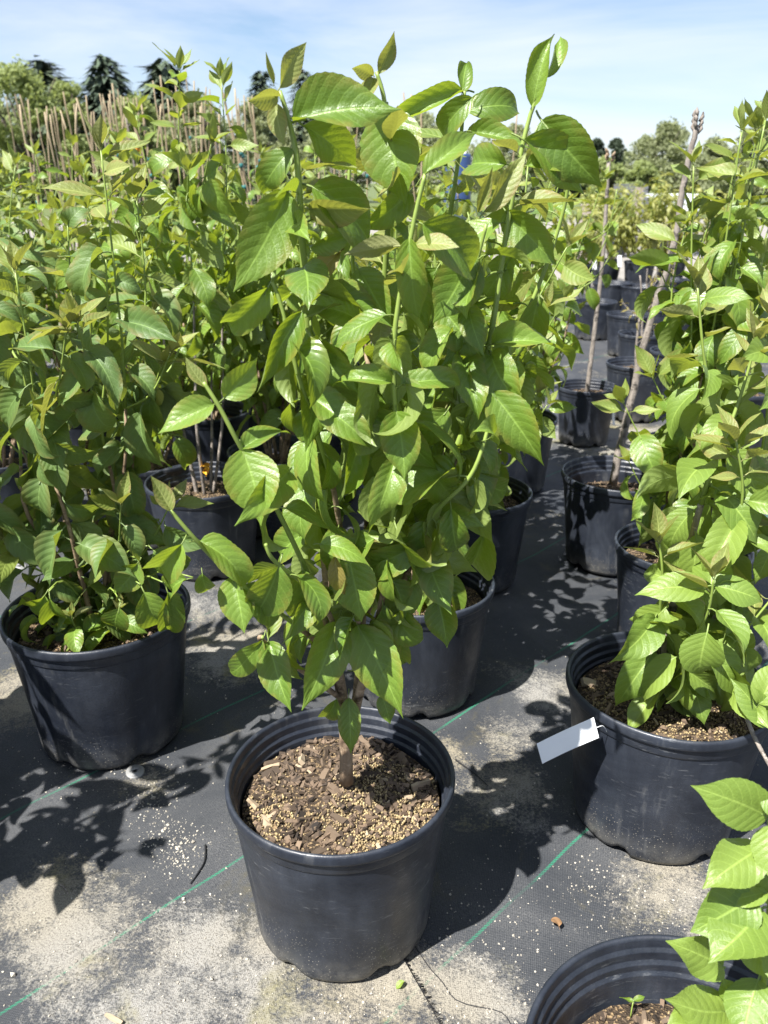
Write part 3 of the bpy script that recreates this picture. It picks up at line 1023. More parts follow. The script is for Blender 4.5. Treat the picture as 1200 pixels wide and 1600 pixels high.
hero = [  # base u,v, tip u,v, width px, dy base, dy tip, roll (deg), kit
    (437, 138, 478, 70, 42, -.11, -.10, 25, 'young'), (428, 132, 417, 86, 12, -.11, -.12, 10, 'spear'), (434, 150, 388, 156, 40, -.11, -.15, -35, 'young'),
    (458, 190, 600, 146, 92, -.11, -.14, -42, 'main'), (430, 162, 440, 218, 36, -.11, -.13, 10, 'young'), (474, 196, 566, 264, 66, -.11, -.08, 15, 'main'),
    (450, 298, 384, 446, 92, -.11, -.17, -15, 'flat'), (488, 292, 646, 358, 90, -.11, -.16, 25, 'main'), (456, 232, 394, 288, 50, -.11, -.14, 20, 'main'),
    (420, 448, 362, 548, 56, -.13, -.17, -20, 'main'), (472, 486, 412, 604, 62, -.13, -.16, -10, 'rolled'), (532, 392, 474, 436, 40, -.10, -.13, 20, 'bronze'),
    (592, 116, 611, 50, 30, -.03, -.03, 15, 'young'), (582, 118, 544, 98, 28, -.03, -.06, -20, 'young'), (584, 122, 576, 168, 32, -.03, -.06, 10, 'young'),
    (607, 176, 628, 302, 108, -.03, -.08, 5, 'flat'), (724, 142, 610, 162, 44, .08, .04, 35, 'rolled'), (722, 146, 738, 86, 42, .08, .10, 10, 'rolled'),
    (728, 174, 820, 130, 54, .08, .05, -30, 'main'), (738, 152, 676, 208, 46, .06, .02, 15, 'main'), (662, 274, 740, 193, 46, -.15, -.13, 30, 'flat'),
    (736, 205, 818, 216, 40, .05, .02, -35, 'main'), (832, 168, 858, 60, 58, -.03, -.05, 10, 'rolled'), (854, 122, 882, 56, 32, -.02, 0, 20, 'rolled'),
    (846, 188, 920, 292, 92, -.03, -.08, 15, 'flat'), (818, 218, 916, 288, 70, -.04, -.05, -25, 'main'), (756, 332, 822, 244, 40, -.08, -.07, 25, 'young'),
    (746, 332, 768, 264, 22, -.08, -.09, 10, 'young'), (660, 350, 778, 420, 82, -.15, -.17, 20, 'main'), (640, 372, 650, 502, 52, -.15, -.19, 5, 'main'),
    (738, 396, 690, 497, 84, -.08, -.12, -15, 'flat'), (768, 538, 872, 522, 48, -.06, -.09, -35, 'main'), (612, 598, 528, 560, 42, -.15, -.18, 35, 'main'),
    (626, 602, 716, 560, 46, -.15, -.16, -35, 'main'), (574, 645, 670, 736, 76, -.12, -.15, 15, 'main'), (570, 640, 540, 778, 60, -.12, -.16, -10, 'rolled'),
    (768, 612, 838, 724, 76, -.10, -.16, 10, 'flat'), (664, 700, 716, 852, 66, -.10, -.16, 15, 'main'), (322, 606, 292, 560, 26, -.21, -.21, 20, 'young'),
    (334, 632, 248, 656, 52, -.21, -.25, -30, 'flat'), (350, 622, 404, 564, 56, -.21, -.20, 15, 'flat'), (376, 702, 442, 650, 42, -.20, -.19, -35, 'main'),
    (378, 702, 402, 812, 104, -.20, -.25, 5, 'flat'), (452, 736, 392, 808, 50, -.16, -.27, -20, 'flat'), (268, 799, 236, 746, 34, -.23, -.23, 15, 'young'),
    (284, 850, 234, 934, 58, -.22, -.26, -10, 'main'), (312, 846, 414, 872, 58, -.22, -.25, 40, 'main'), (436, 884, 398, 988, 76, -.20, -.22, -15, 'flat'),
    (366, 900, 372, 980, 60, -.18, -.22, 25, 'main'), (316, 896, 326, 948, 34, -.20, -.22, 10, 'main'), (410, 1000, 368, 1088, 46, -.12, -.17, -20, 'main'),
    (420, 1002, 448, 1104, 58, -.11, -.18, 10, 'flat'), (528, 972, 484, 1094, 72, -.10, -.18, -10, 'main'), (558, 976, 618, 1118, 84, -.10, -.19, 10, 'flat'),
    (545, 868, 562, 972, 76, -.14, -.18, 5, 'flat'), (655, 850, 566, 932, 58, -.10, -.17, -20, 'main'), (524, 868, 526, 934, 32, -.16, -.19, 20, 'bronze'),
    (492, 932, 452, 1002, 52, -.13, -.17, -25, 'rolled'), (526, 1092, 503, 1148, 34, -.02, -.05, -15, 'main'), (545, 1090, 546, 1178, 40, -.02, -.07, 5, 'flat'),
    (596, 1086, 604, 1130, 30, -.01, -.04, 15, 'main'), (758, 828, 740, 954, 62, .05, .0, -10, 'main'), (736, 740, 806, 800, 56, .0, -.02, 20, 'main'),
    (684, 938, 694, 1004, 56, -.02, -.06, 10, 'main'), (600, 982, 636, 1050, 56, .0, -.04, 10, 'main'), (500, 850, 568, 862, 44, -.16, -.19, -35, 'main'),
    (490, 540, 545, 606, 60, -.10, -.14, 15, 'main'), (640, 850, 600, 905, 56, -.08, -.13, -20, 'main'), (700, 640, 660, 700, 60, -.08, -.12, -15, 'main'),
    (560, 500, 500, 470, 56, -.08, -.12, 25, 'main'), (690, 480, 745, 560, 70, -.05, -.10, 10, 'flat'), (560, 420, 600, 500, 66, -.05, -.10, 10, 'flat'),
    (790, 330, 845, 410, 60, -.03, -.08, 15, 'main'), (800, 400, 760, 480, 60, -.02, -.06, -15, 'main'), (640, 300, 590, 350, 50, -.02, -.07, -15, 'main'),
]
rng_a = random.Random(42)
cam_p = Vector((0, 0, CAM_H))
for (bu, bv, tu, tv, w, d0, d1, roll, kit) in hero:
    b, t = P(bu, bv, d0), P(tu, tv, d1)
    d = t - b
    L = d.length
    y = d.normalized()
    n0 = (cam_p - (b + t) / 2)
    n0 = (n0 - y * n0.dot(y)).normalized()
    n = Quaternion(y, math.radians(roll)) @ n0
    if n.z < -0.05 and kit not in ('spear', 'young'):
        n = Quaternion(y, math.radians(-roll)) @ n0
    zf = to_px((b + t) / 2)[2]
    wm = w / FPX * zf
    me = rng_a.choice(KITS[kit])
    tabw = {'young': .49, 'bronze': .49, 'spear': .2}.get(kit, .56)
    k = 1.06 if kit in ('flat', 'young') else 1.12
    put_leaf(root_a, me, b, d, n, L * k, min(1.2, max(.55, .9 * wm / (tabw * L * k))))

POLY_A = [(395, 160), (440, 120), (530, 120), (600, 110), (650, 150), (740, 120), (830, 120), (890, 170), (915, 230), (905, 300), (885, 420), (880, 520), (850, 640), (835, 720), (790, 830),
          (765, 890), (730, 950), (690, 980), (640, 1030), (600, 1080), (560, 1110), (520, 1100), (470, 1040), (400, 1040), (350, 950), (330, 880), (350, 820), (400, 760), (400, 680), (385, 600), (380, 540),
          (365, 440), (370, 330), (405, 250)]
def keep_a(mid, tip):
    u, v, z = to_px(mid)
    u2, v2, z2 = to_px(tip)
    return in_poly(u, v, POLY_A) and in_poly(u2, v2, POLY_A)
bud_a = [222, 420]
order = [12, 5, 0, 3, 14, 1, 2, 10, 11, 4, 13, 6, 7, 8, 9]
for i in order:
    t0 = .30 if i < 3 else .25
    leafy_path(root_a, paths_a[i], t0, .93, (.027 if i in (0, 1, 2, 4, 12, 13) else .036) if i not in (5, 6, 7, 8) else .10, .094, 'main', rng_a, 'young', False, (-1.1, .1), keep_a, bud_a)

flush_extra(root_a)
# ================================================================== the other shrubs
GRP = 'potted shrubs on the weed cloth'
root_b, zs_b, rs_b = potted('potted_shrub', 'dense dull green shrub in the left pot with a pale washer before it', 'potted shrub',
                            152, 948, .385, .31, .06, 2, GRP, chips=40, grains=300, mulch=300)
shrub(root_b, zs_b, 1.20, .19, 21, 'dull', 'young', .114, stems=8, spacing=.04, budget=255, low=.05, side=2)
rng = random.Random(3)
for k in range(5):          # sprouts at the foot
    a = 2.4 + k * .75
    q0 = root_b.location + Vector((math.cos(a) * .05, math.sin(a) * .05, zs_b))
    pth = smooth_path([q0, q0 + Vector((math.cos(a) * .05, math.sin(a) * .05, .05)), q0 + Vector((math.cos(a) * .07, math.sin(a) * .07, .10))], 7)
    stem_obj(root_b, pth, .002, .001, M['shoot'], 'shoot', 5)
    leafy_path(root_b, pth, .35, 1, .03, .07, 'main', rng, 'young', True, (-.3, .5))

for (bu, bv, tu, tv, w, dy, roll) in [(225, 925, 262, 1000, 44, -.15, 5), (262, 925, 290, 1012, 40, -.13, -15), (186, 950, 172, 1012, 40, -.16, 10), (292, 905, 232, 925, 36, -.12, 30),
                                      (215, 880, 178, 930, 44, -.12, -10), (78, 935, 90, 1000, 34, -.15, 10), (70, 930, 34, 978, 32, -.13, -20), (240, 860, 300, 905, 44, -.1, 20)]:
    b, t = at_y(bu, bv, root_b.location.y + dy), at_y(tu, tv, root_b.location.y + dy - .03)
    d = t - b
    y = d.normalized()
    n0 = cam_p - b
    n0 = (n0 - y * n0.dot(y)).normalized()
    put_leaf(root_b, rng.choice(KITS['main']), b, d, Quaternion(y, math.radians(roll)) @ n0, d.length * 1.05, min(1.2, max(.6, w / FPX * to_px(b)[2] / (.52 * d.length))))
    q0 = root_b.location + Vector((0, 0, zs_b + .02))
    st = b - y * d.length * .16
    stem_obj(root_b, smooth_path([q0, q0.lerp(st, .6) + Vector((0, 0, .05)), st], 8), .0025, .0012, M['shoot'], 'shoot', 5)

root_c, zs_c, rs_c = potted('potted_shrub', 'light green shrub in the black pot at right with a white tag on its side', 'potted shrub',
                            1045, 1063, .37, .30, .05, 3, GRP, chips=90, grains=3600, mulch=320)
C0 = root_c.location.copy()
rng = random.Random(8)
bud_c = [255, 160]
def Cp(u, v, dy): return at_y(u, v, C0.y + dy)
def keep_c(mid, tip):
    u, v, z = to_px(tip)
    return u > 955 and v < 1175
for pts, w, r0 in [
    ([(1028, 1100, .0), (1040, 1000, .0), (1070, 880, .0), (1110, 740, .0), (1150, 640, .02), (1180, 540, .03)], .5, .010),
    ([(1030, 1098, .0), (1030, 980, -.05), (1035, 900, -.08), (1030, 850, -.08)], .3, .006),
    ([(1034, 1100, -.01), (1075, 1010, -.10), (1105, 960, -.14), (1115, 905, -.15)], .2, .006),
    ([(1040, 1095, .0), (1100, 930, .04), (1170, 800, .05), (1200, 640, .05), (1205, 500, .05)], .5, .008),
    ([(1040, 1090, .02), (1090, 900, .08), (1120, 700, .1), (1100, 560, .1), (1090, 450, .1)], .5, .007),
    ([(1040, 1100, -.02), (1110, 1040, -.08), (1160, 990, -.10), (1210, 930, -.1)], .3, .005),
    ([(1042, 1096, .02), (1130, 900, -.02), (1160, 780, -.05), (1150, 690, -.06)], .4, .006),
    ([(1040, 1090, .0), (1120, 960, -.02), (1200, 880, -.02), (1230, 760, 0)], .4, .006),
]:
    path = smooth_path([Cp(*q) for q in pts], 18)
    cut = int(18 * w)
    stem_obj(root_c, path[:cut + 1], r0, r0 * .55, M['bark_grey'], 'stem', 7)
    stem_obj(root_c, path[cut:], r0 * .5, .0018, M['shoot'], 'shoot', 6)
    leafy_path(root_c, path, .18, 1, .042, .112, 'pale', rng, 'young', True, (-.9, .2), keep_c, bud_c)
flush_extra(root_c)
# long bare branch drooping over the rim
br = smooth_path([Cp(1040, 1090, .0), Cp(1105, 1030, -.08), Cp(1150, 1085, -.14), Cp(1178, 1150, -.18), Cp(1205, 1200, -.22), Cp(1230, 1240, -.24)], 16)
stem_obj(root_c, br, .005, .003, M['bark_grey'], 'branch', 7)
for (bu, bv, tu, tv, w, d0, d1, roll) in [(1105, 988, 1090, 1072, 62, -.16, -.20, 0), (1100, 920, 1025, 905, 46, -.14, -.18, 30), (1115, 915, 1200, 918, 46, -.14, -.18, -30),
                                          (1110, 930, 1120, 855, 54, -.12, -.10, 10), (1070, 1070, 1052, 1128, 34, -.10, -.14, -5), (1160, 1030, 1140, 960, 50, -.1, -.06, 10),
                                          (1040, 950, 1000, 1000, 50, -.06, -.1, -15), (1185, 1100, 1215, 1040, 45, -.2, -.2, 10), (1195, 1130, 1170, 1080, 40, -.2, -.22, 20)]:
    b, t = Cp(bu, bv, d0), Cp(tu, tv, d1)
    d = t - b
    y = d.normalized()
    n0 = cam_p - b
    n0 = (n0 - y * n0.dot(y)).normalized()
    put_leaf(root_c, rng.choice(KITS['pale']), b, d, Quaternion(y, math.radians(roll)) @ n0, d.length * 1.06, max(.7, w / FPX * to_px(b)[2] / (.56 * d.length)))

root_d, zs_d, rs_d = potted('potted_shrub', 'pale leaved shrub in the black pot cut off by the bottom right corner', 'potted shrub',
                            1100, 1692, .37, .29, .085, 4, GRP, chips=70, grains=2600, mulch=300)
D0 = root_d.location.copy()
def Dp(u, v, dy): return at_y(u, v, D0.y + dy)
rng = random.Random(19)
for pts in ([(1150, 1690, .05), (1190, 1560, .06), (1200, 1440, .07), (1215, 1330, .07)], [(1150, 1690, .03), (1120, 1640, .06), (1135, 1580, .06)], [(1160, 1700, .0), (1220, 1600, -.02), (1260, 1450, 0)]):
    path = smooth_path([Dp(*q) for q in pts], 12)
    path[0] = Vector((D0.x + .03, D0.y + .01, zs_d - .005))
    stem_obj(root_d, path, .005, .0025, M['shoot'], 'stem', 7)
for (bu, bv, tu, tv, w, d0, d1, roll) in [
        (1200, 1275, 1098, 1258, 70, .07, .03, -30), (1195, 1240, 1240, 1290, 60, .07, .03, 10), (1190, 1325, 1100, 1378, 66, .07, .02, 10), (1200, 1290, 1215, 1400, 90, .07, .02, 0),
        (1180, 1400, 1080, 1470, 86, .06, .02, -15), (1190, 1420, 1110, 1480, 100, .06, .0, 15), (1200, 1395, 1130, 1398, 30, .06, .05, 30), (1195, 1360, 1235, 1450, 90, .07, .04, 0),
        (1130, 1510, 1066, 1476, 34, .06, .03, 10), (1135, 1580, 1060, 1560, 60, .06, .02, 10), (1140, 1585, 1048, 1615, 90, .06, .0, 10), (1150, 1580, 1190, 1540, 50, .06, .05, 0),
        (1185, 1530, 1150, 1640, 110, .06, .0, 10), (1160, 1470, 1215, 1540, 90, .06, .02, -10), (1130, 1600, 1090, 1650, 60, .05, .0, 0), (1195, 1600, 1210, 1700, 100, .02, -.02, 0),
        (1200, 1480, 1250, 1560, 90, .04, 0, 0), (1150, 1560, 1130, 1530, 40, .06, .06, 0)]:
    b, t = Dp(bu, bv, d0), Dp(tu, tv, d1)
    d = t - b
    y = d.normalized()
    n0 = cam_p - b
    n0 = (n0 - y * n0.dot(y)).normalized()
    put_leaf(root_d, rng.choice(KITS['pale_flat']), b, d, Quaternion(y, math.radians(roll)) @ n0, d.length * .88, min(1.3, max(.9, 1.1 * w / FPX * to_px(b)[2] / (.50 * d.length))))
# seedling in that pot
q0 = at_z(985, 1590, zs_d + .005)
sd = smooth_path([q0, q0 + Vector((0, 0, .012)), q0 + Vector((.002, .004, .022))], 5)
stem_obj(root_d, sd, .001, .0008, M['shoot'], 'sprout', 5)
for k in range(2):
    put_leaf(root_d, KITS['flat'][k], sd[-1], Vector((.9 - 1.6 * k, .3, .3)), UP, .017, .8)

others = [
    # u, v, D, h, height, spread, lean, budget, kit, label
    (652, 905, .36, .29, 1.18, .20, (.02, .0), 295, 'main', 'young', .106, 'green shrub in the pot half hidden right behind the front pot', 7),
    (738, 765, .36, .29, 1.20, .23, (.05, .0), 290, 'mid', 'mid_young', .108, 'green shrub two pots behind the front pot, its pot side showing as a dark sliver', 7),
    (800, 650, .36, .29, 1.16, .24, (.08, .0), 295, 'mid', 'mid_young', .108, 'green shrub whose bronze tipped shoots edge the gap before the grey pots', 8),
    (318, 748, .36, .29, 1.41, .17, (.0, .05), 260, 'mid', 'mid_young', .112, 'tall shrub with bare lower stems and a yellow leaf in its pot', 5),
    (500, 662, .36, .29, 1.26, .17, (.0, .0), 220, 'mid', 'mid_young', .112, 'shrub in the sunlit grey-black pot left behind the front shrub', 5),
    (1068, 850, .34, .29, 1.325, .075, (-.03, .0), 285, 'mid', 'mid_young', .118, 'tall narrow shrub rising behind the tagged pot at right', 7),
    (1078, 692, .34, .29, 1.36, .11, (.11, .0), 230, 'mid', 'mid_young', .108, 'tall shrub in the small half hidden pot right of the bare trunk', 6),
]
for i, (u, v, D, h, H, spd, lean, budget, kit, yk, size, label, ns) in enumerate(others):
    r, z, _ = potted('potted_shrub', label, 'potted shrub', u, v, D, h, .06, 10 + i, GRP, mulch=160, grains=400)
    bl = {3: .42, 4: .34}.get(i)
    shrub(r, z, H, spd, 40 + i, kit, yk, size, stems=ns, spacing=.05, budget=budget, lean=lean, low=.03 if i in (0, 1, 2) else .16, side=3 if i in (0, 1, 2) else 2 if i not in (5, 6) else 1, extra={5: 60, 6: 0}.get(i), barelow=bl, matw='bark_grey' if i in (3, 4) else 'bark')
    if i == 3:
        rg, zg = r, z
# yellow withered leaf in the pot with bare stems
yl = leaf_mesh('withered_leaf', M['yellow_petal'], random.Random(2), rows=10, curl=1.4, fold=.5, serr=0)
p = at_y(322, 742, rg.location.y - .05)
for k in range(3):
    o = link('withered_leaf', yl, rg, p - rg.location + Vector((.006 * k, 0, .012 * k)))
    o.rotation_euler = (1.1, .3 * k, 1.2 * k)
    o.scale = (.04, .035, .035)

# rows farther back on the left
RG = 'shrubs in the rows behind'
rngr = random.Random(77)
rows = []
for j, y in enumerate((2.75, 3.25, 3.8, 4.4, 5.1)):
    for i in range(6):
        x = -1.75 + i * .46 + (.22 if j % 2 else 0) + rngr.uniform(-.06, .06)
        x *= 1 + .10 * j
        u, v, z = to_px((x, y, .29))
        if u > 720 or u < -150:
            continue
        if abs(u - 318) < 70 and y < 3.0 or abs(u - 500) < 60 and y < 3.4:
            continue
        rows.append((x, y + rngr.uniform(-.08, .08)))
for k, (x, y) in enumerate(rows):
    r, z, _ = potted('potted_shrub', 'green shrub in the packed rows behind the left shrub, mostly leaves', 'potted shrub', 0, 0, .34, .29, .06, 50 + k, RG, mulch=0, pos=(x, y))
    near_ = y < 3.6
    shrub(r, z, rngr.uniform(1.08, 1.30), .23, 90 + k, 'mid_dull' if x < -.75 and rngr.random() < .7 else 'mid', 'mid_young', .122, stems=6, spacing=.05, budget=230 if near_ else 170, side=2, low=.25, extra=60)

# a shrub just beyond the left edge of the picture: it throws the leaf shadows on the cloth at lower left
for k, (x, y, H, lw, spd, bd, lab) in enumerate([
        (-1.0, .97, 1.20, .25, .19, 130, 'leafy shrub just beyond the left edge that throws leaf shadows on the cloth'),
        (-1.04, 1.38, 1.25, .15, .20, 200, 'dense shrub just beyond the left edge that shades the left pot')]):
    r, z, _ = potted('potted_shrub', lab, 'potted shrub', 0, 0, .36, .29, .05, 31 + k, GRP, mulch=0, pos=(x, y))
    shrub(r, z, H, spd, 301 + k, 'mid', 'mid_young', .12, stems=5, spacing=.05, budget=bd, low=lw, side=1)

# ------------------------------------------------------------------ bare trunks and pots on the right
root_u, zs_u, _ = potted('potted_sapling', 'leaning bare grey trunk in the wide black pot standing in shade', 'potted sapling', 968, 738, .36, .30, .085, 33, None, mulch=260, grains=200)
YU = root_u.location.y
tp = [(957, 757, 0), (972, 690, 0), (988, 620, 0), (1004, 545, 0), (1024, 475, .0), (1047, 405, 0), (1062, 330, 0), (1073, 260, 0), (1083, 225, 0), (1087, 196, 0)]
path = smooth_path([at_y(u, v, YU + d) for u, v, d in tp], 26)
rng = random.Random(6)
path = [p + Vector((rng.uniform(-.003, .003), rng.uniform(-.003, .003), 0)) for p in path]
stem_obj(root_u, path, .0135, .0070, M['bark_grey'], 'trunk', 10)
mb = MB()
for k in range(9):
    a = k * 2.1
    c = path[-1] + Vector((math.cos(a) * .006, math.sin(a) * .006, -.02 + .005 * k)) - root_u.location
    mb.tube([c, c + Vector((math.cos(a) * .008, math.sin(a) * .008, .012)), c + Vector((math.cos(a) * .008, 0, .024))], [.003, .005, .0015], 6)
mb.build('bud_cluster', M['bark_grey'], root_u)

SG = 'black nursery pots along the right hand gap'
small = [  # u, v, D, h, trunk top pixel or None, label
    (918, 602, .285, .27, (955, 252), 'bare straight sapling in the black pot with a white tag strip hanging at its side'),
    (997, 566, .32, .29, (1000, 430), 'small tan leaved sapling in the pot behind the white tag strip'),
    (1062, 547, .32, .29, None, 'empty looking black pot behind the bare trunk, at the right'),
    (985, 490, .33, .29, None, 'black pot among the second rank of pots in the right gap'),
    (1052, 482, .36, .29, (1058, 330), 'black pot with a thin sapling, in the second rank at right'),
    (930, 470, .34, .29, None, 'black pot half hidden by bronze tipped shoots'),
    (1002, 446, .36, .29, None, 'empty looking black pot in front of the middle lime sapling'),
    (958, 441, .36, .29, None, 'black pot before the lime saplings, left of the middle one'),
    (1048, 436, .36, .29, (1040, 340), 'thin twiggy sapling in a black pot before the right lime sapling'),
    (1120, 520, .36, .29, None, 'black pot behind the leaves of the tall right shrub, third rank'),
    (1150, 605, .36, .29, None, 'black pot behind the leaves of the tall right shrub, nearer rank'),
    (1005, 520, .30, .29, (1012, 420), 'young sapling with tan buds in the black pot at the middle of the gap'),
]
for i, (u, v, D, h, top, label) in enumerate(small):
    r, z, _ = potted('potted_sapling' if top else 'nursery_pot', label, 'potted sapling' if top else 'pot', u, v, D, h, .05, 60 + i, SG, mulch=60)
    rng = random.Random(500 + i)
    if top:
        b = r.location + Vector((0, 0, z - .01))
        t = at_y(top[0], top[1], r.location.y + .05)
        pts = [b.lerp(t, k / 5) + Vector((rng.uniform(-.012, .012), rng.uniform(-.012, .012), 0)) * (k > 0) for k in range(6)]
        path = smooth_path(pts, 14)
        stem_obj(r, path, .012 if i == 0 else .008, .008 if i == 0 else .004, M['bark_grey'], 'trunk', 8)
        if i == 0:
            mb = MB()
            for k in range(6):
                c = path[-1] + Vector((math.cos(k * 2) * .012, math.sin(k * 2) * .012, k * .006)) - r.location
                mb.tube([c, c + Vector((math.cos(k * 2) * .012, math.sin(k * 2) * .012, .02))], [.007, .004], 6)
            mb.build('bud_cluster', M['bark'], r)
            b2 = smooth_path([path[5], path[5] + Vector((-.05, 0, .06)), path[5] + Vector((-.09, .01, .16))], 6)
            stem_obj(r, b2, .005, .003, M['bark_grey'], 'branch', 6)
        else:
            for k in range(4):
                q = path[4 + 2 * k]
                e = q + Vector((rng.uniform(-.14, .14), rng.uniform(-.08, .08), .10))
                bp = smooth_path([q, q.lerp(e, .5) + Vector((0, 0, -.01)), e], 6)
                stem_obj(r, bp, .004, .002, M['bark_grey'], 'branch', 5)
                leafy_path(r, bp, .4, 1, .02, .05, 'tan', rng, 'tan', True)

# lime leaved small trees in pots, farther back
LG = 'lime leaved saplings in pots at the back of the gap'
for i, (u, v, H, bud, label) in enumerate([
        (905, 412, 1.02, 150, 'lime leaved bushy sapling farthest left of the back rank in the gap'),
        (948, 405, 1.12, 170, 'lime leaved sapling right behind the bare straight sapling'),
        (1000, 408, 1.22, 190, 'lime leaved sapling in the middle of the back rank, tallest of them'),
        (1050, 404, 1.10, 150, 'lime leaved sapling in the back rank next to the leaning bare trunk'),
        (1120, 404, 1.10, 120, 'lime leaved sapling in the back rank hidden behind the tall right shrub'),
        (965, 372, 1.10, 120, 'lime leaved sapling peeping over the back rank beneath the tray stack'),
        (1030, 372, 1.05, 110, 'lime leaved sapling beneath the white sheeted bench')]):
    r, z, _ = potted('potted_sapling', label, 'potted sapling', u, v, .36, .30, .05, 80 + i, LG, mulch=0)
    shrub(r, z, H, .32, 700 + i, 'lime', 'lime', .18, stems=7, spacing=.03, budget=min(290, bud + 140), side=3, low=.30, extra=60, matw='bark_grey', r0=.009)

# ------------------------------------------------------------------ tags and bits on the cloth
def tag_strip(name, label, quad_pts, thick, bend, extra=None):
    a, b = Vector(quad_pts[0]), Vector(quad_pts[1])
    wv = Vector(quad_pts[2])
    d = b - a
    n = d.cross(wv).normalized()
    vs_, fs_ = [], []
    k = 9
    for i in range(k):
        t = i / (k - 1)
        c = a + d * t + n * (bend * math.sin(math.pi * t) * d.length)
        for s, q in ((-.5, 0), (.5, 0), (.5, 1), (-.5, 1)):
            vs_.append(c + wv * s + n * thick * q)
    for i in range(k - 1):
        for j in range(4):
            fs_.append((i * 4 + j, i * 4 + (j + 1) % 4, i * 4 + 4 + (j + 1) % 4, i * 4 + 4 + j))
    fs_ += [(3, 2, 1, 0), tuple(range(4 * k - 4, 4 * k))]
    o = thing(name, label, 'tag', a, 'white plant tags')
    mb = MB()
    mb.add([v - a for v in vs_], fs_)
    mb.build('strip', M['white_plastic'], o, smooth=False)
    return o, a, b, wv, n
# wide white tag sticking out from the right pot
ang_c = math.radians(212)
pr = C0 + Vector((math.cos(ang_c), math.sin(ang_c), 0)) * .182
y_t = pr.y - .03
ta, tb = at_y(932, 1137, y_t), at_y(843, 1178, y_t - .012)
up_t = at_y(884, 1138, y_t) - at_y(893, 1172, y_t)
up_t = up_t * .85 + Vector((0, .004, 0))
o, a, b, wv, n = tag_strip('plant_tag', 'blank white tag strip sticking out of the tagged pot at right', (ta, tb, up_t), .0008, .02)
mb = MB()
e = C0 + (Vector((a.x, a.y, 0)) - C0).normalized() * .172
e.z = .262
mb.tube(smooth_path([(0, 0, 0), (e - a) * .5 + Vector((0, -.004, .012)), e - a], 8), .0006, 5)
mb.build('loop', M['white_plastic'], o)
# narrow strip on the pot behind
yv = at_z(918, 602, .27).y - .05
ta, tb = at_y(956, 612, yv), at_y(959, 664, yv)
o, a, b, wv, n = tag_strip('plant_tag', 'narrow white tag strip hanging from the pot of the bare straight sapling', (ta, tb, Vector((.012, 0, 0))), .0008, .01)
mb = MB()
mb.tube(smooth_path([(0, 0, 0), Vector((-.004, .0, .015)), Vector((-.018, .01, .012)), Vector((-.02, .02, -.01))], 10), .002, 5)
mb.build('loop', M['white_plastic'], o)
# small tags in the back rank
for i, (u, v, label) in enumerate([(929, 412, 'small upright white tag in the back rank, below the lime leaves at left'), (968, 408, 'small white tag tied in front of the middle lime sapling')]):
    yv = 6.3
    tag_strip('plant_tag', label, (at_y(u, v - 9, yv), at_y(u, v + 9, yv), Vector((.03, 0, 0))), .001, .02)

# pinning washers on the cloth
for i, (u, v, r_, label) in enumerate([(211, 1205, .0195, 'pale metal washer pinning the cloth before the left pot'), (31, 885, .020, 'dull washer pinning the cloth in shade behind the left pot'),
                                       (1097, 1292, .012, None)][:2]):
    p = at_z(u, v)
    o = thing('pin_washer', label, 'washer', (p.x, p.y, wrinkle(p.x, p.y) + .001), 'washers pinning the cloth')
    mb = MB()
    mb.lathe([(.004, .0045), (r_ * .30, .0045), (r_ * .36, .0065), (r_ * .50, .0065), (r_ * .58, .0035), (r_ * .86, .004), (r_ * .97, .003), (r_, .0), (r_ * .6, -.002)], 40)
    w = mb.build('washer', M['washer'], o)
    w.rotation_euler = (.12, .08, 0)
    mb = MB()
    mb.tube([(-.011, 0, .006), (-.004, 0, .009), (.004, 0, .009), (.011, 0, .006)], .0018, 8)
    s = mb.build('staple', M['washer'], o)
    s.rotation_euler = (0, 0, .5)

# grit scattered over the cloth
rng = random.Random(123)
mb = MB()
for i in range(3600):
    if rng.random() < .5:
        u, v = rng.uniform(0, 1200), rng.uniform(960, 1640)
    else:
        cu, cv, sp = rng.choice([(285, 1320, 26), (262, 1300, 22), (240, 1250, 24), (275, 1345, 18), (560, 1530, 120), (780, 1470, 60), (1040, 1370, 70), (760, 1560, 50), (330, 1440, 120), (470, 1540, 120), (1000, 1430, 60), (930, 1370, 40), (600, 1545, 60), (230, 1215, 35), (120, 1180, 60)])
        u, v = rng.gauss(cu, sp), rng.gauss(cv, sp * .7)
    p = at_z(u, min(max(v, 900), 1700))
    if not (-1.2 < p.x < 1.2) or p.y > 2.2:
        continue
    r_ = rng.choice([.0006, .0007, .0008, .001, .0012, .0016, .0022]) * rng.uniform(.8, 1.3)
    lump(mb, (p.x, p.y, wrinkle(p.x, p.y) + r_ * .4), r_, rng, .8)
for (u, v, r_) in [(283, 1317, .0045), (302, 1315, .005), (258, 1292, .0035), (262, 1287, .004), (254, 1296, .004), (270, 1318, .003), (277, 1325, .0035), (278, 1347, .003), (286, 1404, .004), (288, 1409, .003), (660 / 2, 1530, .0045), (20, 1520, .006), (240, 1245, .006), (195, 1231, .004), (615, 1458, .003), (150, 1372, .003)]:
    p = at_z(u, v)
    lump(mb, (p.x, p.y, wrinkle(p.x, p.y) + r_ * .4), r_, rng, .75)
tag(mb.build('grit', M['pebble'], None, smooth=False), 'pale sand grains and grit scattered over the black cloth', None, None, 'stuff')

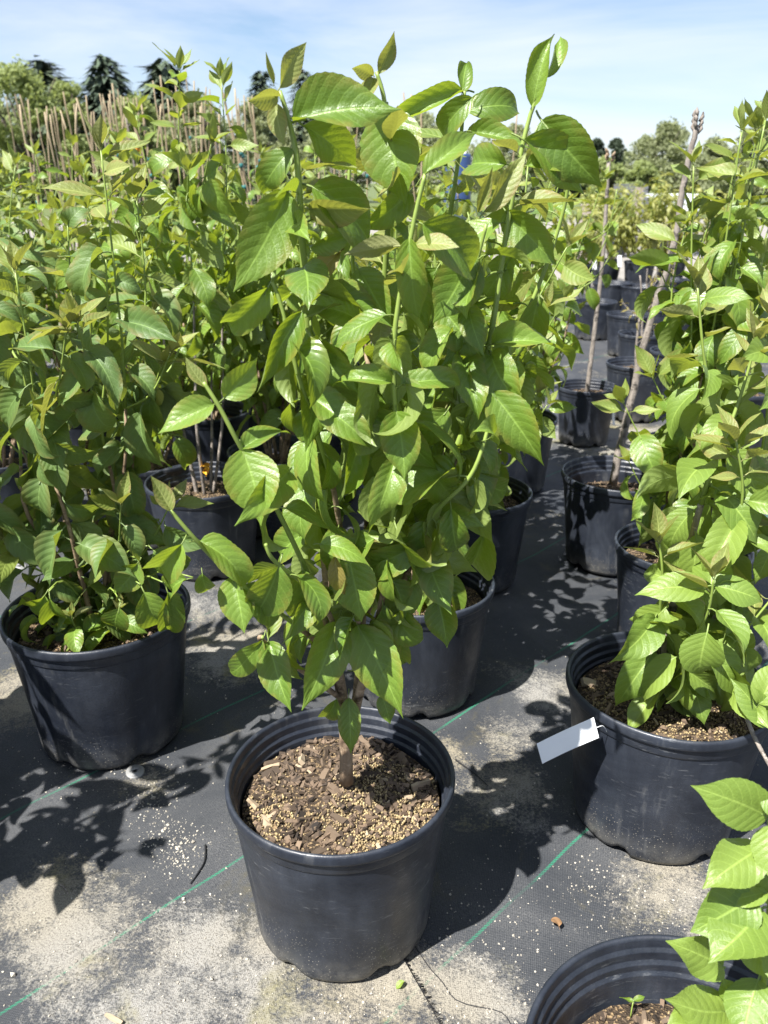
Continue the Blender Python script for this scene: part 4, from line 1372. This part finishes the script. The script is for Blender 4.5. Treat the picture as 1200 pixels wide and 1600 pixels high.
def ground_tube(name, label, cat, pxs, r_, mat, lift=.001, rads=None):
    pts = [at_z(u, v) for u, v in pxs]
    path = smooth_path(pts, 18)
    path = [Vector((p.x, p.y, wrinkle(p.x, p.y) + r_ + lift)) for p in path]
    o0 = path[0].copy()
    mb = MB()
    mb.tube([p - o0 for p in path], [r_ * (1 - .5 * i / 17) for i in range(18)] if rads else r_, 7)
    o = mb.build(name, mat, None, o0)
    return tag(o, label, cat)
ground_tube('twig', 'thin dark twig lying on the cloth left of the front pot', 'twig', [(321, 1322), (320, 1345), (309, 1365), (297, 1381)], .0018, M['black_wire'], .001, True)
ground_tube('twig', 'short grey twig on the cloth at lower left', 'twig', [(95, 1381), (101, 1386), (106, 1395)], .002, M['bark_grey'], .001, True)
ground_tube('black_wire', 'thin black thread curling over the sand at bottom, right of the front pot', 'thread', [(625, 1440), (665, 1500), (690, 1530), (715, 1560), (780, 1575), (800, 1600)], .0007, M['thread'])
ground_tube('twig', 'dark twig on the sand between the front pot and the tagged pot', 'twig', [(712, 1185), (740, 1206), (762, 1226)], .0018, M['black_wire'], .001, True)
p = at_z(178, 1594)
wc = link('wood_chip', CHIPS[3][1], None, (p.x, p.y, .003))
wc.scale = (.014, .032, .02)
wc.rotation_euler = (0, 0, 1.1)
tag(wc, 'pale wood chip lying at the bottom edge, lower left', 'wood chip')
dl = leaf_mesh('dry_leaf', M['dead_leaf'], random.Random(9), rows=10, curl=1.3, fold=.6, serr=0, wave=.12)
p = at_z(873, 1452)
o = link('dry_leaf', dl, None, (p.x, p.y, .006))
o.scale = (.03, .026, .026)
o.rotation_euler = (.3, .2, .3)
tag(o, 'small dry brown leaf curled on the cloth above the bottom right pot', 'dry leaf')
for (u, v, s, rz, label) in [(610, 1502, .024, .8, 'small fallen green leaf at the foot of the front pot'), (632, 1538, .018, 2.0, 'tiny fallen green leaf on the frayed cloth edge')]:
    p = at_z(u, v)
    o = link('fallen_leaf', KITS['pale'][3], None, (p.x, p.y, .006))
    o.scale = (s, s, s)
    o.rotation_euler = (.1, .1, rz)
    tag(o, label, 'fallen leaf')

# frayed overlapping sheet of cloth at the bottom
def sheet():
    e0, e1 = at_z(622, 1486), at_z(735, 1680)
    back = at_z(470, 1700)
    vs_, fs_ = [], []
    n, m_ = 40, 8
    d = e1 - e0
    side_ = Vector((d.y, -d.x, 0)).normalized() * -1
    if side_.x > 0:
        side_ *= -1
    for i in range(n + 1):
        t = i / n
        p = e0 + d * t
        wdt = .01 + .16 * t
        for j in range(m_ + 1):
            q = p + side_ * (wdt * j / m_)
            z = wrinkle(q.x, q.y) + .0065 - .005 * (j / m_) + .002 * math.sin(9 * t + j)
            vs_.append((q.x, q.y, z))
    for i in range(n):
        for j in range(m_):
            k = i * (m_ + 1) + j
            fs_.append((k, k + 1, k + m_ + 2, k + m_ + 1))
    s = link('weed_cloth', new_mesh('weed_cloth', vs_, fs_, M['ground']))
    tag(s, 'overlapping sheet of black weed cloth with a frayed edge', None, None, 'structure')
    mb = MB()
    rg_ = random.Random(4)
    nd = -side_
    for i in range(150):
        t = rg_.random()
        p = e0 + d * t
        L = rg_.uniform(.003, .011)
        a = p - nd * .004 + Vector((0, 0, .0045))
        b = p + nd * L + d.normalized() * rg_.uniform(-.004, .004)
        mid = (a + b) / 2 + Vector((0, 0, .002))
        b.z = wrinkle(b.x, b.y) + .0012
        a.z += wrinkle(a.x, a.y)
        mid.z += wrinkle(mid.x, mid.y) + .001
        mb.tube([a, mid, b], [.0006, .0005, .0004], 4)
    tag(mb.build('frayed_threads', M['thread']), 'frayed black threads along the cut cloth edge', None, None, 'stuff')
sheet()

# ------------------------------------------------------------------ bamboo stakes with ties, far left
BG = 'bamboo stakes behind the shrub rows'
stake_meshes = []
for k in range(5):
    rg_ = random.Random(k)
    mb = MB()
    pts, rads = [], []
    for i in range(15):
        t = i / 14
        pts.append((rg_.uniform(-.004, .004), rg_.uniform(-.004, .004), t))
        rads.append(1.0 + (.22 if i % 3 == 1 else 0) - .25 * t)
    vs0 = MB()
    mb2 = MB()
    mb2.tube([(p[0], p[1], p[2]) for p in pts], [.0055 * r for r in rads], 7)
    stake_meshes.append(mb2.mesh('bamboo_stake', M['bamboo']))
tie_mesh = MB()
tie_mesh.lathe([(.022, -.02), (.030, -.018), (.030, .018), (.022, .02)], 10)
tie_me = tie_mesh.mesh('tie', M['teal'])
rng = random.Random(99)
fixed = [(54, 145), (112, 138), (145, 150), (160, 150), (118, 155), (240, 128), (247, 112), (185, 135), (173, 128), (70, 152), (92, 160), (135, 140), (154, 148), (193, 145), (200, 150), (215, 150),
         (262, 140), (275, 128), (291, 105), (303, 120), (322, 112), (205, 165), (225, 155), (280, 150), (180, 150), (340, 128), (352, 140), (30, 150), (82, 155), (98, 145), (12, 152),
         (505, 160), (520, 150), (532, 162), (548, 155), (560, 165), (575, 160), (540, 170), (512, 172), (630, 130), (645, 150), (660, 140), (805, 160), (700, 160), (780, 158), (370, 140), (390, 150)] + [(rng.uniform(20, 400), rng.uniform(135, 165)) for _ in range(34)]
for i, (u, v) in enumerate(fixed):
    y = rng.uniform(6.0, 9.5)
    t = at_y(u + rng.uniform(-4, 4), v + rng.choice([-2, 2, 6, 14, 24]), y)
    b = Vector((t.x + rng.uniform(-.14, .14) * (1 if rng.random() < .6 else 3.0), y + rng.uniform(-.1, .1), -.02))
    d = t - b
    o = link('bamboo_stake', stake_meshes[i % 5], None, b)
    o.rotation_mode = 'QUATERNION'
    o.rotation_quaternion = d.to_track_quat('Z', 'X')
    th = rng.uniform(1.0, 1.6)
    o.scale = (th, th, d.length)
    tag(o, 'thin tan bamboo stake in the thicket of stakes against the far trees', 'stake', BG)
    if rng.random() < .55:
        for q in range(rng.choice([1, 1, 2])):
            tt = link('tie', tie_me, o, (0, 0, rng.uniform(.48, .78)))
            tt.scale = (.42, .42, .7 / d.length)
# white trunked whips among the stakes
for i, (u, v) in enumerate([(160, 200), (195, 170), (330, 165), (510, 180), (540, 172), (590, 175), (712, 250)]):
    y = rng.uniform(6.5, 8.5)
    t = at_y(u, v, y)
    o = thing('whip_tree', 'slender grey whip trunk tied among the bamboo stakes', 'young tree', (t.x + .05, y, 0), 'young whip trees among the stakes')
    pth = smooth_path([o.location, o.location.lerp(t, .5) + Vector((.03, 0, 0)), t], 10)
    stem_obj(o, pth, .016, .006, M['bark_grey'], 'trunk', 7)
    for k in range(5):
        q = pth[4 + k]
        a = rng.uniform(0, 6.28)
        e = q + Vector((math.cos(a) * .15, math.sin(a) * .15, .12))
        stem_obj(o, [q, q.lerp(e, .6), e], .005, .002, M['bark_grey'], 'branch', 5)
        leafy_path(o, [q, q.lerp(e, .6), e], .4, 1, .05, .07, 'mid', rng, 'mid_young', True)
# orange flag tape
p = at_y(210, 232, 7.0)
mb = MB()
mb.box((0, 0, 0), (.055, .004, .03), Quaternion((0, 1, 0), .2).to_matrix())
mb.box((.035, .002, -.012), (.03, .004, .022), Quaternion((0, 1, 0), .7).to_matrix())
tag(mb.build('flag_tape', M['orange'], None, p, False), 'orange tape knotted on a stake among the bamboo', 'flag tape')

# ------------------------------------------------------------------ far things on the right: stacked trays, bench, barrel
def tray_stack(u0, v0, u1, v1, y, n, mat, label, name='tray_stack'):
    a, b = at_y(u0, v1, y), at_y(u1, v0, y)
    w, z1 = b.x - a.x, b.z
    o = thing(name, label, 'tray stack', ((a.x + b.x) / 2, y, 0))
    hh = z1 / n
    for i in range(n):
        mb = MB()
        mb.box((0, 0, hh * (i + .45)), (w, w * .7, hh * .72))
        mb.box((0, 0, hh * (i + .88)), (w * 1.03, w * .73, hh * .14))
        t = mb.build('tray', mat, o, (random.Random(i).uniform(-.01, .01) * w, 0, 0), False)
    return o
tray_stack(958, 287, 990, 330, 17, 9, M['grey_tray'], 'stack of grey plastic trays far off beneath the trees, left one')
tray_stack(984, 292, 1004, 330, 17.5, 8, M['pale_tray'], 'stack of weathered wooden trays between the grey stacks')
tray_stack(1002, 287, 1013, 330, 18, 10, M['grey_tray'], 'narrow stack of dark grey trays beside the white bench')
tray_stack(908, 318, 944, 345, 13, 5, M['pale_tray'], 'low stack of brownish trays left of the grey stacks')
a, b = at_y(1022, 303, 15), at_y(1082, 312, 15)
o = thing('bench', 'long bench under a white sheet beneath the far trees', 'bench', ((a.x + b.x) / 2, 15, 0))
mb = MB()
w = b.x - a.x
mb.box((0, 0, a.z - .03), (w, .9, .06))
mb.build('sheet_top', M['white_sheet'], o, smooth=False)
for sx in (-.48, .48):
    for sy in (-.4, .4):
        mb = MB()
        mb.box((sx * w, sy, (a.z - .06) / 2), (.05, .05, a.z - .06))
        mb.build('leg', M['grey_tray'], o, smooth=False)
mb = MB()
mb.box((0, -.445, a.z - .16), (w * .96, .012, .20))
mb.build('skirt', M['white_sheet'], o, smooth=False)
p = at_y(716, 262, 10)
o = thing('water_barrel', 'blue plastic barrel glimpsed between the leaves near the top', 'barrel', (p.x, 10, 0))
mb = MB()
H_ = p.z + .14
mb.lathe([(.02, 0), (.13, 0), (.145, .03), (.15, H_ * .3), (.155, H_ * .32), (.15, H_ * .34), (.15, H_ * .66), (.155, H_ * .68), (.15, H_ * .70), (.14, H_ - .03), (.13, H_), (.02, H_)], 28)
mb.build('body', M['blue_paint'], o)
mb = MB()
mb.lathe([(.005, H_ + .03), (.03, H_ + .03), (.035, H_ - .002)], 14, (.05, 0, 0))
mb.build('cap', M['white_plastic'], o)

# ------------------------------------------------------------------ trees
def card(vs_, fs_, c, s, rng, flat=0.0):
    q = Quaternion((rng.gauss(0, 1), rng.gauss(0, 1), rng.gauss(0, 1), rng.gauss(0, 1))).normalized()
    k = len(vs_)
    for d in ((-.5, -.2, 0), (0, -.5, .1), (.5, .1, 0), (.1, .55, -.1)):
        vs_.append(Vector(c) + q @ (Vector(d) * s))
    fs_.append((k, k + 1, k + 2, k + 3))
def conifer(u, vtop, y, w_px, label, seed):
    rng = random.Random(seed)
    t = at_y(u, vtop, y)
    H = t.z
    R = 2.9 * w_px / FPX * y / 2
    o = thing('conifer', label, 'tree', (t.x, y, 0), 'dark conifers on the skyline')
    mb = MB()
    mb.tube([(0, 0, 0), (0, 0, H * .5), (0, 0, H * .98)], [H * .022, H * .014, H * .002], 8)
    mb.build('trunk', M['tree_bark'], o)
    vs_, fs_ = [], []
    nl = 30
    for i in range(nl):
        f = (i + rng.uniform(-.3, .3)) / nl
        z = H * (.16 + .83 * f)
        r = R * (1 - f) ** .72 * rng.uniform(.72, 1.12) + .06
        nb = max(4, int(13 * (1 - f) + 3))
        for k in range(nb):
            a = 6.283 * (k + rng.random()) / nb
            rr = r * rng.uniform(.65, 1.15)
            n_ = int(8 + 16 * (1 - f))
            for q in range(n_):
                tt = (q + rng.random()) / n_
                lift = .10 * rr - .30 * rr * tt + .22 * rr * tt * tt
                side_ = rng.gauss(0, .11) * rr * (1.1 - tt * .6)
                p = Vector((math.cos(a) * rr * tt - math.sin(a) * side_, math.sin(a) * rr * tt + math.cos(a) * side_, z + lift + rng.gauss(0, .03) * R))
                kk = len(vs_)
                dr = Vector((math.cos(a), math.sin(a), rng.uniform(-.5, .25)))
                sd_ = Vector((-math.sin(a), math.cos(a), rng.uniform(-.3, .3)))
                s = R * rng.uniform(.08, .16)
                vs_ += [p - sd_ * s * .35, p + sd_ * s * .35, p + dr * s * 1.5 + Vector((0, 0, -s * .35))]
                fs_.append((kk, kk + 1, kk + 2))
    link('crown', new_mesh('crown', vs_, fs_, M['needles'], False), o)
def broadleaf(u, vtop, y, w_px, label, seed, mat, group, card_s=.30, n=5200, bottom=.15, vase=False):
    rng = random.Random(seed)
    t = at_y(u, vtop, y)
    H = t.z
    R = w_px / FPX * y / 2
    o = thing('broadleaf_tree', label, 'tree', (t.x, y, 0), group)
    mb = MB()
    mb.tube([(0, 0, 0), (R * .03, 0, H * .35), (0, 0, H * .6)], [H * .03, H * .022, H * .012], 8)
    ends = []
    for k in range(11):
        a = rng.uniform(0, 6.28)
        z0 = H * rng.uniform(.2, .55)
        e = Vector((math.cos(a) * R * rng.uniform(.35, .8), math.sin(a) * R * rng.uniform(.35, .8), H * rng.uniform(.5, .92)))
        mb.tube([(0, 0, z0), (e.x * .5, e.y * .5, z0 + (e.z - z0) * .6), e], [H * .012, H * .008, H * .003], 6)
    mb.build('trunk', M['tree_bark'], o)
    vs_, fs_ = [], []
    cl = []
    for k in range(95):
        zf = rng.uniform(bottom, 1.0)
        prof_r = math.sin(math.pi * min(1, max(0, (zf - bottom) / (1 - bottom)) * .85 + .13)) ** .7
        a = rng.uniform(0, 6.28)
        rr = R * prof_r * math.sqrt(rng.random())
        cl.append((Vector((math.cos(a) * rr, math.sin(a) * rr, H * zf * .97)), R * rng.uniform(.10, .28)))
    per = n // len(cl)
    for c, cr in cl:
        for q in range(per):
            d = Vector((rng.gauss(0, 1), rng.gauss(0, 1), rng.gauss(0, .8)))
            d = d.normalized() * cr * rng.random() ** .45
            card(vs_, fs_, c + d, card_s * rng.uniform(.6, 1.3), rng)
    link('crown', new_mesh('crown', vs_, fs_, M[mat], False), o)
conifer(62, 88, 62, 74, 'dark conifer rising behind the leftmost light green tree', 1)
conifer(160, 83, 58, 70, 'tallest dark conifer standing clear above the bamboo stakes', 2)
conifer(253, 92, 58, 78, 'dark conifer right of the tallest one, its lower half behind stakes', 3)
conifer(408, 106, 64, 44, 'small dark conifer top peeping left of the front shrub tip', 4)
conifer(474, 104, 64, 40, 'small dark conifer top peeping behind the front shrub tip', 5)
TG = 'trees along the far edge of the nursery'
for args in [
    (20, 100, 50, 150, 'light green broad tree at the far left edge of the skyline', 11, 'crown_light', TG),
    (100, 128, 52, 90, 'light green tree between the first two conifers', 12, 'crown_light', TG),
    (-60, 110, 54, 140, 'green tree beyond the far left edge', 13, 'crown_mid', TG),
    (205, 152, 48, 110, 'low green tree below the gap between two conifers', 14, 'crown_light', TG),
    (300, 150, 50, 120, 'low green tree right of the conifers behind the stakes', 15, 'crown_mid', TG),
    (400, 160, 52, 120, 'low green tree behind the left half of the front shrub', 16, 'crown_mid', TG),
    (530, 168, 55, 130, 'low green tree behind the middle of the front shrub', 17, 'crown_mid', TG),
    (660, 180, 55, 130, 'low green tree behind the right half of the front shrub', 18, 'crown_mid', TG),
    (800, 200, 58, 130, 'low green tree behind the right tips of the front shrub', 19, 'crown_mid', TG),
    (935, 217, 66, 42, 'small dark tree left of the big round tree on the right skyline', 20, 'crown_dark', TG),
    (966, 216, 68, 40, 'dark tree next to the big round tree on the right skyline', 21, 'crown_dark', TG),
    (905, 235, 60, 60, 'dark tree half behind the front shrub on the right', 22, 'crown_dark', TG),
    (1042, 196, 60, 112, 'big round grey-green tree on the right skyline', 23, 'crown_mid', TG),
    (1120, 220, 54, 90, 'grey-green tree behind the tall right shrub', 24, 'crown_mid', TG),
    (1190, 200, 54, 110, 'grey-green tree at the far right edge of the skyline', 25, 'crown_mid', TG),
    (950, 248, 40, 70, 'low light green bush below the dark trees on the right', 26, 'crown_light', TG),
    (1005, 255, 38, 60, 'low light green bush behind the tray stacks', 27, 'crown_light', TG),
    (1075, 262, 38, 80, 'low green bush right of the white bench', 28, 'crown_mid', TG),
]:
    broadleaf(*args, card_s=.17 if args[2] > 45 else .13, n=13000, bottom=.06)
